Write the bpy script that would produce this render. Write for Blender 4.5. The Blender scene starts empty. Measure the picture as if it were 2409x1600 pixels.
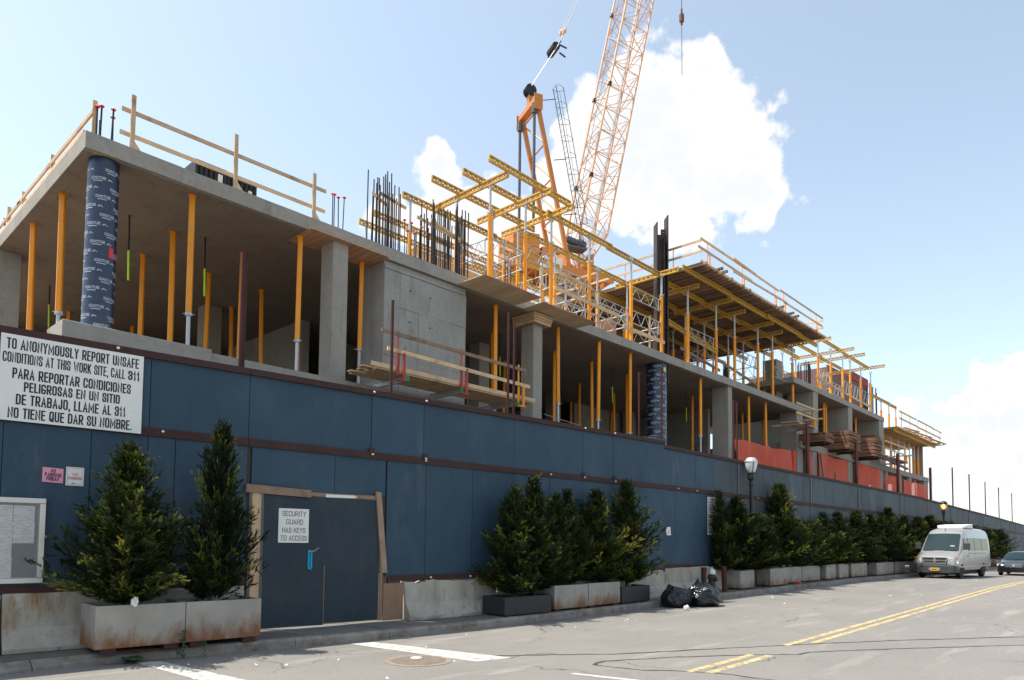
import bpy, bmesh, math, random
from mathutils import Vector, Matrix, noise
R = math.radians
random.seed(7)
scene = bpy.context.scene
col = scene.collection

# ------------------------------------------------------------------ camera
cam_d = bpy.data.cameras.new('camera')
cam = bpy.data.objects.new('camera', cam_d)
col.objects.link(cam)
YAW, PITCH, ROLL = R(43.0417), R(3.12232), R(0.615096)
Fv = Vector((math.cos(YAW), math.sin(YAW), 0)); Rv = Vector((math.sin(YAW), -math.cos(YAW), 0)); Uv = Vector((0, 0, 1))
F2 = Fv*math.cos(PITCH) + Uv*math.sin(PITCH); U2 = Uv*math.cos(PITCH) - Fv*math.sin(PITCH)
R3 = Rv*math.cos(ROLL) + U2*math.sin(ROLL); U3 = U2*math.cos(ROLL) - Rv*math.sin(ROLL)
cam.matrix_world = Matrix(((R3.x, U3.x, -F2.x, 0), (R3.y, U3.y, -F2.y, 0), (R3.z, U3.z, -F2.z, 1.63), (0, 0, 0, 1)))
cam_d.sensor_width = 36; cam_d.lens = 1661.94/2409*36
cam_d.shift_y = (1184.70 - 800)/2409
cam_d.clip_start = 0.1; cam_d.clip_end = 6000
scene.camera = cam

# ------------------------------------------------------------------ light
SUN_EL = 65.5
SUN_AZ = math.atan2(-0.30, 0.285)          # measured from +Y towards +X
scene.view_settings.view_transform = 'Standard'
scene.view_settings.look = 'None'
scene.view_settings.gamma = 1
scene.view_settings.exposure = 0.54
sun_d = bpy.data.lights.new('sun', 'SUN'); sun_d.energy = 5.0; sun_d.angle = R(0.53); sun_d.color = (1, .93, .82)
sun = bpy.data.objects.new('sun', sun_d); col.objects.link(sun)
sd = Vector((math.sin(SUN_AZ)*math.cos(R(SUN_EL)), math.cos(SUN_AZ)*math.cos(R(SUN_EL)), math.sin(R(SUN_EL))))
sun.rotation_euler = sd.to_track_quat('Z', 'Y').to_euler(); sun.location = sd*80

world = bpy.data.worlds.new('World'); scene.world = world; world.use_nodes = True
world.cycles.sampling_method = 'MANUAL'; world.cycles.sample_map_resolution = 512
def build_world():
    nt = world.node_tree; N = nt.nodes; L = nt.links; N.clear()
    out = N.new('ShaderNodeOutputWorld')
    sky = N.new('ShaderNodeTexSky'); sky.sky_type = 'NISHITA'; sky.sun_disc = False
    sky.sun_elevation = R(SUN_EL); sky.sun_rotation = SUN_AZ
    sky.altitude = 10; sky.air_density = 1.0; sky.dust_density = 1.3; sky.ozone_density = .8
    bg = N.new('ShaderNodeBackground'); bg.inputs[1].default_value = 0.15
    hz = N.new('ShaderNodeHueSaturation'); hz.inputs['Saturation'].default_value = .66; hz.inputs['Value'].default_value = 1.24     # hazy summer air
    L.new(sky.outputs[0], hz.inputs['Color'])
    wb = N.new('ShaderNodeMix'); wb.data_type = 'RGBA'; wb.blend_type = 'MULTIPLY'; wb.inputs[0].default_value = 1; wb.inputs[7].default_value = (.945, 1.0, .975, 1)
    L.new(hz.outputs[0], wb.inputs[6]); L.new(wb.outputs[2], bg.inputs[0])
    tc = N.new('ShaderNodeTexCoord')
    # cumulus clouds: each a heap of round billows (direction, angular radius), edges broken up by noise
    RIGHT = [(0.971, 0.149, 0.188, 0.0282), (0.974, 0.123, 0.192, 0.031), (0.97, 0.174, 0.167, 0.0162), (0.967, 0.194, 0.163, 0.0118), (0.963, 0.213, 0.165, 0.0112), (0.956, 0.234, 0.175, 0.0163), (0.952, 0.252, 0.171, 0.0124), (0.978, 0.147, 0.149, 0.0226), (0.982, 0.119, 0.147, 0.0256), (0.975, 0.185, 0.125, 0.0176), (0.965, 0.228, 0.13, 0.0143), (0.981, 0.156, 0.113, 0.0191), (0.987, 0.125, 0.104, 0.0221), (0.974, 0.208, 0.086, 0.0193), (0.982, 0.174, 0.079, 0.0208), (0.966, 0.243, 0.087, 0.0177), (0.988, 0.142, 0.068, 0.0201), (0.977, 0.209, 0.047, 0.0215), (0.986, 0.163, 0.039, 0.0206), (0.991, 0.126, 0.045, 0.0178), (0.979, 0.091, 0.184, 0.0387), (0.989, 0.078, 0.127, 0.0349), (0.994, 0.087, 0.071, 0.0341), (0.986, 0.048, 0.16, 0.0302), (0.995, 0.036, 0.096, 0.0332), (0.991, 0.015, 0.13, 0.0258)]
    heaps = [(.733,.393,.555,.034),(.727,.428,.537,.05),(.702,.456,.547,.046),(.726,.451,.519,.07),(.711,.492,.502,.075),(.7,.53,.48,.05),
        (.759,.417,.5,.085),(.784,.375,.495,.05),(.794,.396,.462,.078),(.822,.356,.444,.043),(.775,.437,.456,.085),(.741,.487,.462,.075),
        (.715,.522,.465,.06),(.77,.463,.44,.042),(.694,.549,.466,.042),(.806,.36,.468,.04),(.752,.45,.482,.085),(.835,.345,.43,.03),
        (.568,.667,.482,.026),(.582,.671,.46,.034),(.603,.664,.441,.032),(.584,.687,.433,.034),(.622,.653,.431,.042),(.55,.725,.414,.034),(.596,.684,.42,.05),
        (.67,.625,.4,.05),(.64,.65,.41,.045),(.7,.59,.4,.05),(.53,.74,.41,.022),
        *RIGHT]
    rnd = random.Random(3)
    for k in range(9):       # the rest of the sky carries the same fair-weather heaps
        az = R(118 + k*26 + rnd.uniform(-6, 6)); el = R(rnd.uniform(12, 50)); s = rnd.uniform(.06, .12)
        for j in range(2):
            a = az + rnd.uniform(-1.3, 1.3)*s; e = el + rnd.uniform(-.4, .6)*s
            heaps.append((math.cos(a)*math.cos(e), math.sin(a)*math.cos(e), math.sin(e), s*rnd.uniform(.7, 1.2)))
    def math_n(op, a, b=None, c=None):
        m = N.new('ShaderNodeMath'); m.operation = op
        for i, x in enumerate((a, b, c)):
            if x is None: continue
            if isinstance(x, (int, float)): m.inputs[i].default_value = x
            else: L.new(x, m.inputs[i])
        return m.outputs[0]
    warp = N.new('ShaderNodeTexNoise'); warp.inputs['Scale'].default_value = 14; warp.inputs['Detail'].default_value = 3
    L.new(tc.outputs['Generated'], warp.inputs['Vector'])
    wv = N.new('ShaderNodeVectorMath'); wv.operation = 'MULTIPLY_ADD'
    L.new(warp.outputs['Color'], wv.inputs[0]); wv.inputs[1].default_value = (.05, .05, .05)
    add = N.new('ShaderNodeVectorMath'); add.operation = 'ADD'; L.new(tc.outputs['Generated'], add.inputs[0]); add.inputs[1].default_value = (-.025, -.025, -.025)
    L.new(add.outputs[0], wv.inputs[2])
    field = None
    for x, y, z, r in heaps:
        v = Vector((x, y, z)).normalized()
        d = N.new('ShaderNodeVectorMath'); d.operation = 'DISTANCE'; L.new(wv.outputs[0], d.inputs[0]); d.inputs[1].default_value = v
        q = math_n('MULTIPLY_ADD', d.outputs['Value'], -1/r, 1.0)
        field = q if field is None else math_n('SMOOTH_MAX', field, q, .18)
    fb = N.new('ShaderNodeTexNoise'); fb.inputs['Scale'].default_value = 26; fb.inputs['Detail'].default_value = 9; fb.inputs['Roughness'].default_value = .54
    L.new(tc.outputs['Generated'], fb.inputs['Vector'])
    f2 = math_n('MULTIPLY_ADD', fb.outputs['Fac'], 1.9, -.93)
    dens = math_n('ADD', field, f2)
    mr = N.new('ShaderNodeMapRange'); mr.interpolation_type = 'SMOOTHSTEP'; L.new(dens, mr.inputs[0])
    mr.inputs[1].default_value = -.05; mr.inputs[2].default_value = .28
    sx = N.new('ShaderNodeSeparateXYZ'); L.new(tc.outputs['Generated'], sx.inputs[0])
    hb = N.new('ShaderNodeMapRange'); hb.interpolation_type = 'SMOOTHSTEP'; L.new(sx.outputs['Z'], hb.inputs[0]); hb.inputs[1].default_value = .0; hb.inputs[2].default_value = .13; hb.inputs[3].default_value = .15; hb.inputs[4].default_value = 0
    cover = math_n('MAXIMUM', mr.outputs[0], hb.outputs[0])       # summer haze whitens the horizon all round
    # self-shading: thick middles and undersides of a heap are greyer
    sh = N.new('ShaderNodeTexNoise'); sh.inputs['Scale'].default_value = 9; sh.inputs['Detail'].default_value = 6
    mp = N.new('ShaderNodeMapping'); mp.inputs['Location'].default_value = (1.3, .4, .2); L.new(tc.outputs['Generated'], mp.inputs[0]); L.new(mp.outputs[0], sh.inputs['Vector'])
    thick = math_n('MULTIPLY', sh.outputs['Fac'], dens)
    cr = N.new('ShaderNodeValToRGB'); e = cr.color_ramp.elements
    e[0].position = .1; e[0].color = (1.0, 1.0, 1.0, 1); e[1].position = .5; e[1].color = (.86, .885, .915, 1)
    L.new(thick, cr.inputs[0])
    cb = N.new('ShaderNodeBackground'); cb.inputs[1].default_value = .76; L.new(cr.outputs[0], cb.inputs[0])
    mix = N.new('ShaderNodeMixShader'); L.new(cover, mix.inputs[0]); L.new(bg.outputs[0], mix.inputs[1]); L.new(cb.outputs[0], mix.inputs[2])
    L.new(mix.outputs[0], out.inputs[0])
build_world()

# ------------------------------------------------------------------ helpers
OFF = {}
class MB:
    def __init__(s): s.v = []; s.f = []
    def add(s, vs, fs):
        b = len(s.v); s.v += [tuple(p) for p in vs]; s.f += [tuple(i+b for i in f) for f in fs]; return s
    def obox(s, o, a, b, c):
        o = Vector(o); a = Vector(a); b = Vector(b); c = Vector(c)
        if a.cross(b).dot(c) < 0: a, b = b, a
        return s.add([o, o+a, o+a+b, o+b, o+c, o+a+c, o+a+b+c, o+b+c],
            [(0,3,2,1), (4,5,6,7), (0,1,5,4), (1,2,6,5), (2,3,7,6), (3,0,4,7)])
    def box(s, x0, y0, z0, x1, y1, z1): return s.obox((x0,y0,z0), (x1-x0,0,0), (0,y1-y0,0), (0,0,z1-z0))
    def beam(s, p, q, w, h, up=(0,0,1)):
        p = Vector(p); q = Vector(q); d = q-p; u = Vector(up)
        t = d.cross(u)
        if t.length < 1e-6: t = d.cross(Vector((1,0,0)))
        t.normalize(); u = t.cross(d).normalized()
        return s.obox(p - t*w/2 - u*h/2, d, t*w, u*h)
    def tube(s, p, q, r, n=8, r2=None):
        p = Vector(p); q = Vector(q); d = (q-p).normalized(); r2 = r if r2 is None else r2
        t = d.cross(Vector((0,0,1)))
        if t.length < 1e-4: t = Vector((1,0,0))
        t.normalize(); u = d.cross(t)
        vs = [c + (t*math.cos(2*math.pi*k/n) + u*math.sin(2*math.pi*k/n))*rr for c, rr in ((p, r), (q, r2)) for k in range(n)]
        fs = [(k, (k+1) % n, n+(k+1) % n, n+k) for k in range(n)] + [tuple(range(n-1, -1, -1)), tuple(range(n, 2*n))]
        return s.add(vs, fs)
    def path(s, pts, r, n=6):
        for a, b in zip(pts, pts[1:]): s.tube(a, b, r, n)
        return s
    def lathe(s, prof, n=16, c=(0,0,0)):
        vs = [(c[0]+r*math.cos(2*math.pi*k/n), c[1]+r*math.sin(2*math.pi*k/n), c[2]+z) for r, z in prof for k in range(n)]
        fs = [(j*n+k, j*n+(k+1) % n, (j+1)*n+(k+1) % n, (j+1)*n+k) for j in range(len(prof)-1) for k in range(n)]
        fs += [tuple(range(n-1, -1, -1)), tuple(range((len(prof)-1)*n, len(prof)*n))]
        return s.add(vs, fs)
    def loft(s, rings, cap=True):
        n = len(rings[0]); vs = [p for r in rings for p in r]
        fs = [(j*n+k, j*n+(k+1) % n, (j+1)*n+(k+1) % n, (j+1)*n+k) for j in range(len(rings)-1) for k in range(n)]
        if cap: fs += [tuple(range(n-1, -1, -1)), tuple(range((len(rings)-1)*n, len(rings)*n))]
        return s.add(vs, fs)
    def mesh(s, name, m, off=(0,0,0), smooth=False):
        me = bpy.data.meshes.new(name); o = Vector(off)
        me.from_pydata([Vector(p)-o for p in s.v], [], s.f); me.materials.append(m)
        if smooth: me.shade_smooth()
        me.update(); return me
    def build(s, name, m, parent=None, local=False, smooth=False, bevel=0, loc=None, auto=None):
        off = Vector((0,0,0))
        if parent is not None and not local: off = OFF.get(parent.name, Vector())
        if loc is not None: off = Vector() if local else Vector(loc)
        o = bpy.data.objects.new(name, s.mesh(name, m, off, smooth)); col.objects.link(o)
        if parent is not None: o.parent = parent
        if loc is not None and parent is None: o.location = loc
        OFF[o.name] = off if parent is not None else Vector(loc or (0,0,0))
        if bevel: add_bevel(o, bevel)
        return o
def add_bevel(o, w):
    b = o.modifiers.new('bevel', 'BEVEL'); b.width = w; b.segments = 2; b.limit_method = 'ANGLE'; b.angle_limit = R(40)
def inst(name, me, parent=None, loc=(0,0,0), rot=(0,0,0), scale=None):
    o = bpy.data.objects.new(name, me); col.objects.link(o)
    if parent is not None: o.parent = parent
    o.location = loc; o.rotation_euler = rot
    if scale: o.scale = scale
    return o
def tag(o, label=None, cat=None, group=None, kind=None):
    if label: o['label'] = label
    if cat: o['category'] = cat
    if group: o['group'] = group
    if kind: o['kind'] = kind
    elif cat: o['kind'] = 'thing'
    return o
def thing(name, loc, label, cat, group=None, rot=(0,0,0)):
    o = bpy.data.objects.new(name, None); col.objects.link(o); o.location = loc; o.rotation_euler = rot
    o.empty_display_size = .1; OFF[o.name] = Vector(loc); return tag(o, label, cat, group)
ONES = ['', 'first', 'second', 'third', 'fourth', 'fifth', 'sixth', 'seventh', 'eighth', 'ninth', 'tenth', 'eleventh', 'twelfth', 'thirteenth',
    'fourteenth', 'fifteenth', 'sixteenth', 'seventeenth', 'eighteenth', 'nineteenth', 'twentieth']
def nth(k):
    if k <= 20: return ONES[k]
    t = {2: 'twenty', 3: 'thirty', 4: 'forty', 5: 'fifty'}
    if k % 10 == 0: return {3: 'thirtieth', 4: 'fortieth', 5: 'fiftieth'}[k//10]
    return t[k//10] + '-' + ONES[k % 10]
def lerp(a, b, t): return a + (b-a)*t
def interp(x, tab):
    if x <= tab[0][0]: return tab[0][1]
    for (a, u), (b, v) in zip(tab, tab[1:]):
        if x <= b: return lerp(u, v, (x-a)/(b-a))
    return tab[-1][1]

# ------------------------------------------------------------------ materials
MATS = {}
M = MATS
def nodes(name):
    m = bpy.data.materials.new(name); m.use_nodes = True; nt = m.node_tree
    return m, nt, nt.nodes, nt.links, nt.nodes['Principled BSDF']
def noise_n(N, L, vec, scale, detail=4, rough=.55):
    t = N.new('ShaderNodeTexNoise'); t.inputs['Scale'].default_value = scale; t.inputs['Detail'].default_value = detail; t.inputs['Roughness'].default_value = rough
    if vec is not None: L.new(vec, t.inputs['Vector'])
    return t
def mixc(N, L, fac, a, b, blend='MIX'):
    x = N.new('ShaderNodeMix'); x.data_type = 'RGBA'; x.blend_type = blend
    if isinstance(fac, (int, float)): x.inputs[0].default_value = fac
    else: L.new(fac, x.inputs[0])
    for i, c in ((6, a), (7, b)):
        if isinstance(c, tuple): x.inputs[i].default_value = (*c[:3], 1)
        else: L.new(c, x.inputs[i])
    return x.outputs[2]
def ramp(N, L, fac, p0, p1, c0=(0,0,0), c1=(1,1,1)):
    r = N.new('ShaderNodeValToRGB'); e = r.color_ramp.elements
    e[0].position = p0; e[1].position = p1; e[0].color = (*c0, 1); e[1].color = (*c1, 1); L.new(fac, r.inputs[0]); return r.outputs[0]
def pos_vec(N, L, kind, scl=(1,1,1)):
    tc = N.new('ShaderNodeTexCoord') if kind == 'obj' else N.new('ShaderNodeNewGeometry')
    v = tc.outputs['Object'] if kind == 'obj' else tc.outputs['Position']
    mp = N.new('ShaderNodeMapping'); mp.inputs['Scale'].default_value = scl; L.new(v, mp.inputs[0])
    return mp.outputs[0]
def mat(name, c, rough=.8, var=.25, scale=3.0, stretch=(1,1,1), bump=.15, bscale=30, metal=0, rnd=0.0, dirt=None, dirt_amt=.5, dscale=2.0, coord='world', spec=.4):
    """plain painted / raw surface: two scales of mottling, optional dirt blotches, optional per-object tone"""
    m, nt, N, L, p = nodes(name)
    v = pos_vec(N, L, coord, stretch)
    n1 = noise_n(N, L, v, scale, 6); n2 = noise_n(N, L, v, scale*7, 4)
    lo = tuple(x*(1-var) for x in c); hi = tuple(min(1, x*(1+var*.8)) for x in c)
    cc = ramp(N, L, n1.outputs['Fac'], .3, .7, lo, hi)
    cc = mixc(N, L, .35, cc, ramp(N, L, n2.outputs['Fac'], .3, .7, lo, hi))
    if dirt:
        n3 = noise_n(N, L, v, dscale, 7, .65)
        cc = mixc(N, L, ramp(N, L, n3.outputs['Fac'], .62-dirt_amt*.25, .72), cc, dirt)
    if rnd:
        oi = N.new('ShaderNodeObjectInfo')
        mr = N.new('ShaderNodeMapRange'); L.new(oi.outputs['Random'], mr.inputs[0]); mr.inputs[3].default_value = 1-rnd; mr.inputs[4].default_value = 1+rnd
        hs = N.new('ShaderNodeHueSaturation'); L.new(mr.outputs[0], hs.inputs['Value']); L.new(cc, hs.inputs['Color']); cc = hs.outputs[0]
    L.new(cc, p.inputs['Base Color'])
    p.inputs['Roughness'].default_value = rough; p.inputs['Metallic'].default_value = metal; p.inputs['Specular IOR Level'].default_value = spec
    if bump:
        b = N.new('ShaderNodeBump'); b.inputs['Strength'].default_value = bump; b.inputs['Distance'].default_value = .02
        nb = noise_n(N, L, v, bscale, 5); L.new(nb.outputs['Fac'], b.inputs['Height']); L.new(b.outputs[0], p.inputs['Normal'])
    MATS[name] = m; return m
def flat(name, c, rough=.6, metal=0, emit=None, es=1, spec=.5):
    m, nt, N, L, p = nodes(name); p.inputs['Base Color'].default_value = (*c, 1); p.inputs['Roughness'].default_value = rough; p.inputs['Metallic'].default_value = metal
    p.inputs['Specular IOR Level'].default_value = spec
    if emit: p.inputs['Emission Color'].default_value = (*emit, 1); p.inputs['Emission Strength'].default_value = es
    MATS[name] = m; return m
M = MATS
def mat_concrete(name, c, stain, joints=None, coord_z=.35):
    m, nt, N, L, p = nodes(name); v = pos_vec(N, L, 'world'); vz_ = pos_vec(N, L, 'world', (1.3,1.3,coord_z))
    n1 = noise_n(N, L, v, .9, 7, .6); n2 = noise_n(N, L, v, 9, 6, .65); n3 = noise_n(N, L, vz_, 1.7, 8, .7); n4 = noise_n(N, L, v, 38, 3, .6)
    cc = ramp(N, L, n1.outputs['Fac'], .3, .7, tuple(x*.82 for x in c), tuple(x*1.14 for x in c))
    cc = mixc(N, L, .4, cc, ramp(N, L, n2.outputs['Fac'], .28, .72, tuple(x*.72 for x in c), tuple(x*1.2 for x in c)))
    cc = mixc(N, L, ramp(N, L, n3.outputs['Fac'], .54, .74), cc, stain)
    vo = N.new('ShaderNodeTexVoronoi'); vo.inputs['Scale'].default_value = 17; L.new(v, vo.inputs['Vector']); pm = noise_n(N, L, v, 2.2, 3)
    pit = mixc(N, L, 1.0, ramp(N, L, vo.outputs['Distance'], .10, .16, (1,1,1), (0,0,0)), ramp(N, L, pm.outputs['Fac'], .5, .62), 'MULTIPLY')
    cc = mixc(N, L, pit, cc, tuple(x*.35 for x in c))
    h = n2.outputs['Fac']
    if joints:
        sx = N.new('ShaderNodeSeparateXYZ'); L.new(v, sx.inputs[0])
        for ax, per, ph, wd in joints:      # faint fins left by the joints of the form panels
            q = N.new('ShaderNodeMath'); q.operation = 'MULTIPLY_ADD'; L.new(sx.outputs[ax], q.inputs[0]); q.inputs[1].default_value = 1/per; q.inputs[2].default_value = ph
            fr = N.new('ShaderNodeMath'); fr.operation = 'FRACT'; L.new(q.outputs[0], fr.inputs[0])
            ln = ramp(N, L, fr.outputs[0], .0, wd/per, (1,1,1), (0,0,0)); bk = mixc(N, L, 1.0, ln, ramp(N, L, pm.outputs['Fac'], .38, .6), 'MULTIPLY')
            cc = mixc(N, L, bk, cc, tuple(x*.5 for x in c))
    L.new(cc, p.inputs['Base Color']); p.inputs['Roughness'].default_value = .9; p.inputs['Specular IOR Level'].default_value = .3
    b1 = N.new('ShaderNodeBump'); b1.inputs['Strength'].default_value = .3; b1.inputs['Distance'].default_value = .02; L.new(h, b1.inputs['Height']); L.new(b1.outputs[0], p.inputs['Normal'])
    M[name] = m
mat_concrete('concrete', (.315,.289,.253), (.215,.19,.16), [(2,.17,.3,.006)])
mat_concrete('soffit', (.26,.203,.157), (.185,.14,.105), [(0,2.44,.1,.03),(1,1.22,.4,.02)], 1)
mat_concrete('wall_concrete', (.31,.30,.275), (.2,.19,.17), None, .3)
mat('blue_ply', (.030,.062,.096), .62, .14, 1.2, stretch=(1,1,.35), bump=.12, bscale=45, rnd=.1, dirt=(.06,.085,.11), dirt_amt=.12, dscale=1.6, spec=.3)
mat('grey_ply', (.055,.073,.088), .66, .16, 1.2, stretch=(1,1,.35), bump=.12, bscale=45, rnd=.22, dirt=(.09,.1,.115), dirt_amt=.25, dscale=1.3, spec=.3)
mat('door_ply', (.022,.036,.05), .6, .2, 1.3, stretch=(1,1,.4), bump=.1, bscale=40, dirt=(.04,.05,.058), dirt_amt=.3, dscale=1.2, spec=.3)
mat('rust_beam', (.055,.022,.018), .8, .45, 3, stretch=(.5,.5,2), bump=.2, bscale=40, dirt=(.03,.016,.014), dirt_amt=.5, dscale=3)
mat('rust_pipe', (.062,.015,.011), .75, .3, 3, bump=.1, bscale=30)
mat('red_paint', (.38,.05,.04), .55, .2, 4, bump=.05)
mat('orange_paint', (.9,.32,.01), .42, .12, 3, bump=.04, bscale=20, rnd=.1, dirt=(.5,.36,.22), dirt_amt=.12, dscale=7)
mat('crane_orange', (.56,.205,.045), .5, .12, .8, bump=.03)
mat('boom_orange', (.70,.41,.24), .55, .1, .8, bump=.0)
mat('galv', (.48,.48,.48), .45, .12, 5, bump=.05, metal=.5)
mat('alu', (.42,.42,.41), .55, .08, 5, bump=.03, metal=.5)
mat('dark_steel', (.06,.048,.042), .6, .35, 2, bump=.1, metal=.3, dirt=(.14,.06,.035), dirt_amt=.25)
mat('grey_steel', (.09,.1,.11), .5, .15, 3, bump=.05)
mat('black_metal', (.013,.013,.014), .45, .2, 4, bump=.05)
mat('rebar', (.035,.03,.028), .7, .35, 6, bump=.15, bscale=80, metal=.3)
mat('timber', (.60,.41,.24), .75, .22, 2.5, stretch=(1,1,1), bump=.15, bscale=35, rnd=.15, dirt=(.33,.19,.1), dirt_amt=.2)
mat('old_timber', (.30,.20,.14), .85, .25, 3, bump=.2, bscale=35, rnd=.2, dirt=(.16,.09,.06), dirt_amt=.35)
mat('stack_timber', (.23,.115,.07), .85, .3, 3, bump=.2, bscale=30, rnd=.35)
mat('beam_yellow', (.58,.33,.04), .6, .2, 4, bump=.1, bscale=30, rnd=.18, dirt=(.36,.27,.15), dirt_amt=.35, dscale=5)
mat('red_plastic', (.75,.035,.03), .45, .05, 4, bump=0)
mat('hose_lime', (.5,.85,.02), .5, .05, 4, bump=0)
mat('white_enamel', (.72,.71,.68), .5, .05, 2, bump=.02, dirt=(.6,.58,.53), dirt_amt=.12)
mat('pink_paper', (.72,.3,.4), .7, .12, 8, bump=.05)
mat('print_black', (.012,.012,.013), .6, .1, 5, bump=0)
mat('print_red', (.55,.05,.05), .6, .1, 5, bump=0)
mat('case_frame', (.55,.53,.5), .35, .06, 5, bump=0, metal=.6)
mat('soil', (.05,.035,.025), .95, .3, 8, bump=.5)
mat('planter_black', (.022,.024,.026), .55, .25, 2, bump=.06)
mat('hydrant_black', (.02,.02,.02), .45, .2, 5, bump=.05)
mat('hydrant_silver', (.6,.6,.58), .4, .1, 5, bump=.05, metal=.6)
mat('bark', (.09,.06,.042), .9, .3, 12, stretch=(1,1,.3), bump=.4)
mat('sidewalk', (.14,.133,.125), .9, .18, 1.3, bump=.2, bscale=40, rnd=.1, dirt=(.085,.08,.076), dirt_amt=.35, dscale=1.5)
mat('kerb', (.23,.215,.195), .85, .2, 2, bump=.2, bscale=30, rnd=.1, dirt=(.13,.07,.042), dirt_amt=.75, dscale=3.2)
mat('earth', (.2,.17,.14), .95, .25, .2, bump=.3, bscale=3)
mat('tar', (.045,.044,.044), .7, .2, 5, bump=.1)
mat('old_ply', (.27,.16,.10), .8, .25, 2, stretch=(1,1,.25), bump=.2, bscale=20)
mat('strap_blue', (.0,.3,.5), .6, .1, 5, bump=0)
mat('rubber', (.018,.018,.019), .8, .2, 6, bump=.1)
mat('tube_navy', (.008,.021,.06), .32, .25, 2.5, stretch=(1,1,.2), bump=.04, dirt=(.03,.035,.06), dirt_amt=.3, dscale=3, spec=.6)
mat('tube_print', (.44,.46,.5), .45, .08, 6, bump=0)
mat('tube_faint', (.045,.075,.15), .4, .1, 6, bump=0)
mat('far_red', (.17,.10,.10), .9, .1, .05, bump=0)
mat('far_red_top', (.28,.05,.06), .9, .1, .05, bump=0)
flat('silver_paint', (.37,.365,.355), .26, .5)
flat('black_paint', (.012,.013,.017), .12, 0, spec=.7)
flat('chrome', (.85,.85,.85), .25, .8)
flat('dark_plastic', (.045,.047,.05), .6)
flat('plate_yellow', (.8,.42,.02), .5)
flat('lamp_lens', (.75,.75,.72), .15)
flat('amber', (.8,.2,.02), .3)
flat('rim_steel', (.25,.25,.25), .4, .6)
flat('yellow_dot', (.8,.7,.02), .5)
flat('paper_white', (.72,.72,.70), .8)
flat('foam', (.5,.38,.2), .9)

def weather_ply(name, light, dark):
    m = M[name]; nt = m.node_tree; N = nt.nodes; L = nt.links; p = N['Principled BSDF']
    src = p.inputs['Base Color'].links[0].from_socket
    a = noise_n(N, L, pos_vec(N, L, 'world', (3,3,.18)), 2.6, 8, .7); b = noise_n(N, L, pos_vec(N, L, 'world', (1,1,1)), .9, 6, .6); c = noise_n(N, L, pos_vec(N, L, 'world', (1,1,2.5)), 9, 6, .75)
    cc = mixc(N, L, mixc(N, L, .55, (0,0,0), ramp(N, L, a.outputs['Fac'], .56, .76)), src, dark)
    cc = mixc(N, L, mixc(N, L, .6, (0,0,0), ramp(N, L, b.outputs['Fac'], .5, .72)), cc, light)
    cc = mixc(N, L, ramp(N, L, c.outputs['Fac'], .70, .78), cc, tuple(x*1.8 for x in light))
    L.new(cc, p.inputs['Base Color'])
    w = noise_n(N, L, pos_vec(N, L, 'world', (1,1,.6)), .8, 2); bp = N.new('ShaderNodeBump'); bp.inputs['Strength'].default_value = .5; bp.inputs['Distance'].default_value = .25
    L.new(w.outputs['Fac'], bp.inputs['Height'])
    if p.inputs['Normal'].links: L.new(p.inputs['Normal'].links[0].from_socket, bp.inputs['Normal'])
    L.new(bp.outputs[0], p.inputs['Normal'])
weather_ply('blue_ply', (.044,.078,.112), (.018,.038,.062)); weather_ply('grey_ply', (.085,.1,.112), (.035,.05,.062)); weather_ply('door_ply', (.04,.052,.06), (.016,.024,.03))
def mat_glass(name, tint, rough=.03, trans=.0):
    m, nt, N, L, p = nodes(name); p.inputs['Base Color'].default_value = (*tint, 1); p.inputs['Roughness'].default_value = rough
    p.inputs['Specular IOR Level'].default_value = .9; p.inputs['Alpha'].default_value = 1-trans; M[name] = m
mat_glass('car_glass', (.012,.03,.034), .04); M['car_glass'].node_tree.nodes['Principled BSDF'].inputs['Specular IOR Level'].default_value = .25; mat_glass('case_glass', (.35,.37,.38), .02, .86); mat_glass('globe_glass', (.66,.67,.66), .25, 0)
def mat_ply(name, c, c2):
    m, nt, N, L, p = nodes(name); v = pos_vec(N, L, 'world', (1.2,.25,1))
    w = N.new('ShaderNodeTexWave'); w.inputs['Scale'].default_value = 1.1; w.inputs['Distortion'].default_value = 16; w.inputs['Detail'].default_value = 4; w.inputs['Detail Scale'].default_value = .8
    L.new(v, w.inputs['Vector'])
    cc = ramp(N, L, w.outputs['Fac'], .1, .95, c2, c); n1 = noise_n(N, L, v, 1.5, 5)
    cc = mixc(N, L, ramp(N, L, n1.outputs['Fac'], .35, .75), cc, tuple(x*.72 for x in c))
    L.new(cc, p.inputs['Base Color']); p.inputs['Roughness'].default_value = .8; M[name] = m
mat_ply('raw_ply', (.74,.57,.38), (.67,.50,.325)); mat_ply('stained_ply', (.56,.33,.18), (.46,.25,.13))
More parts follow.
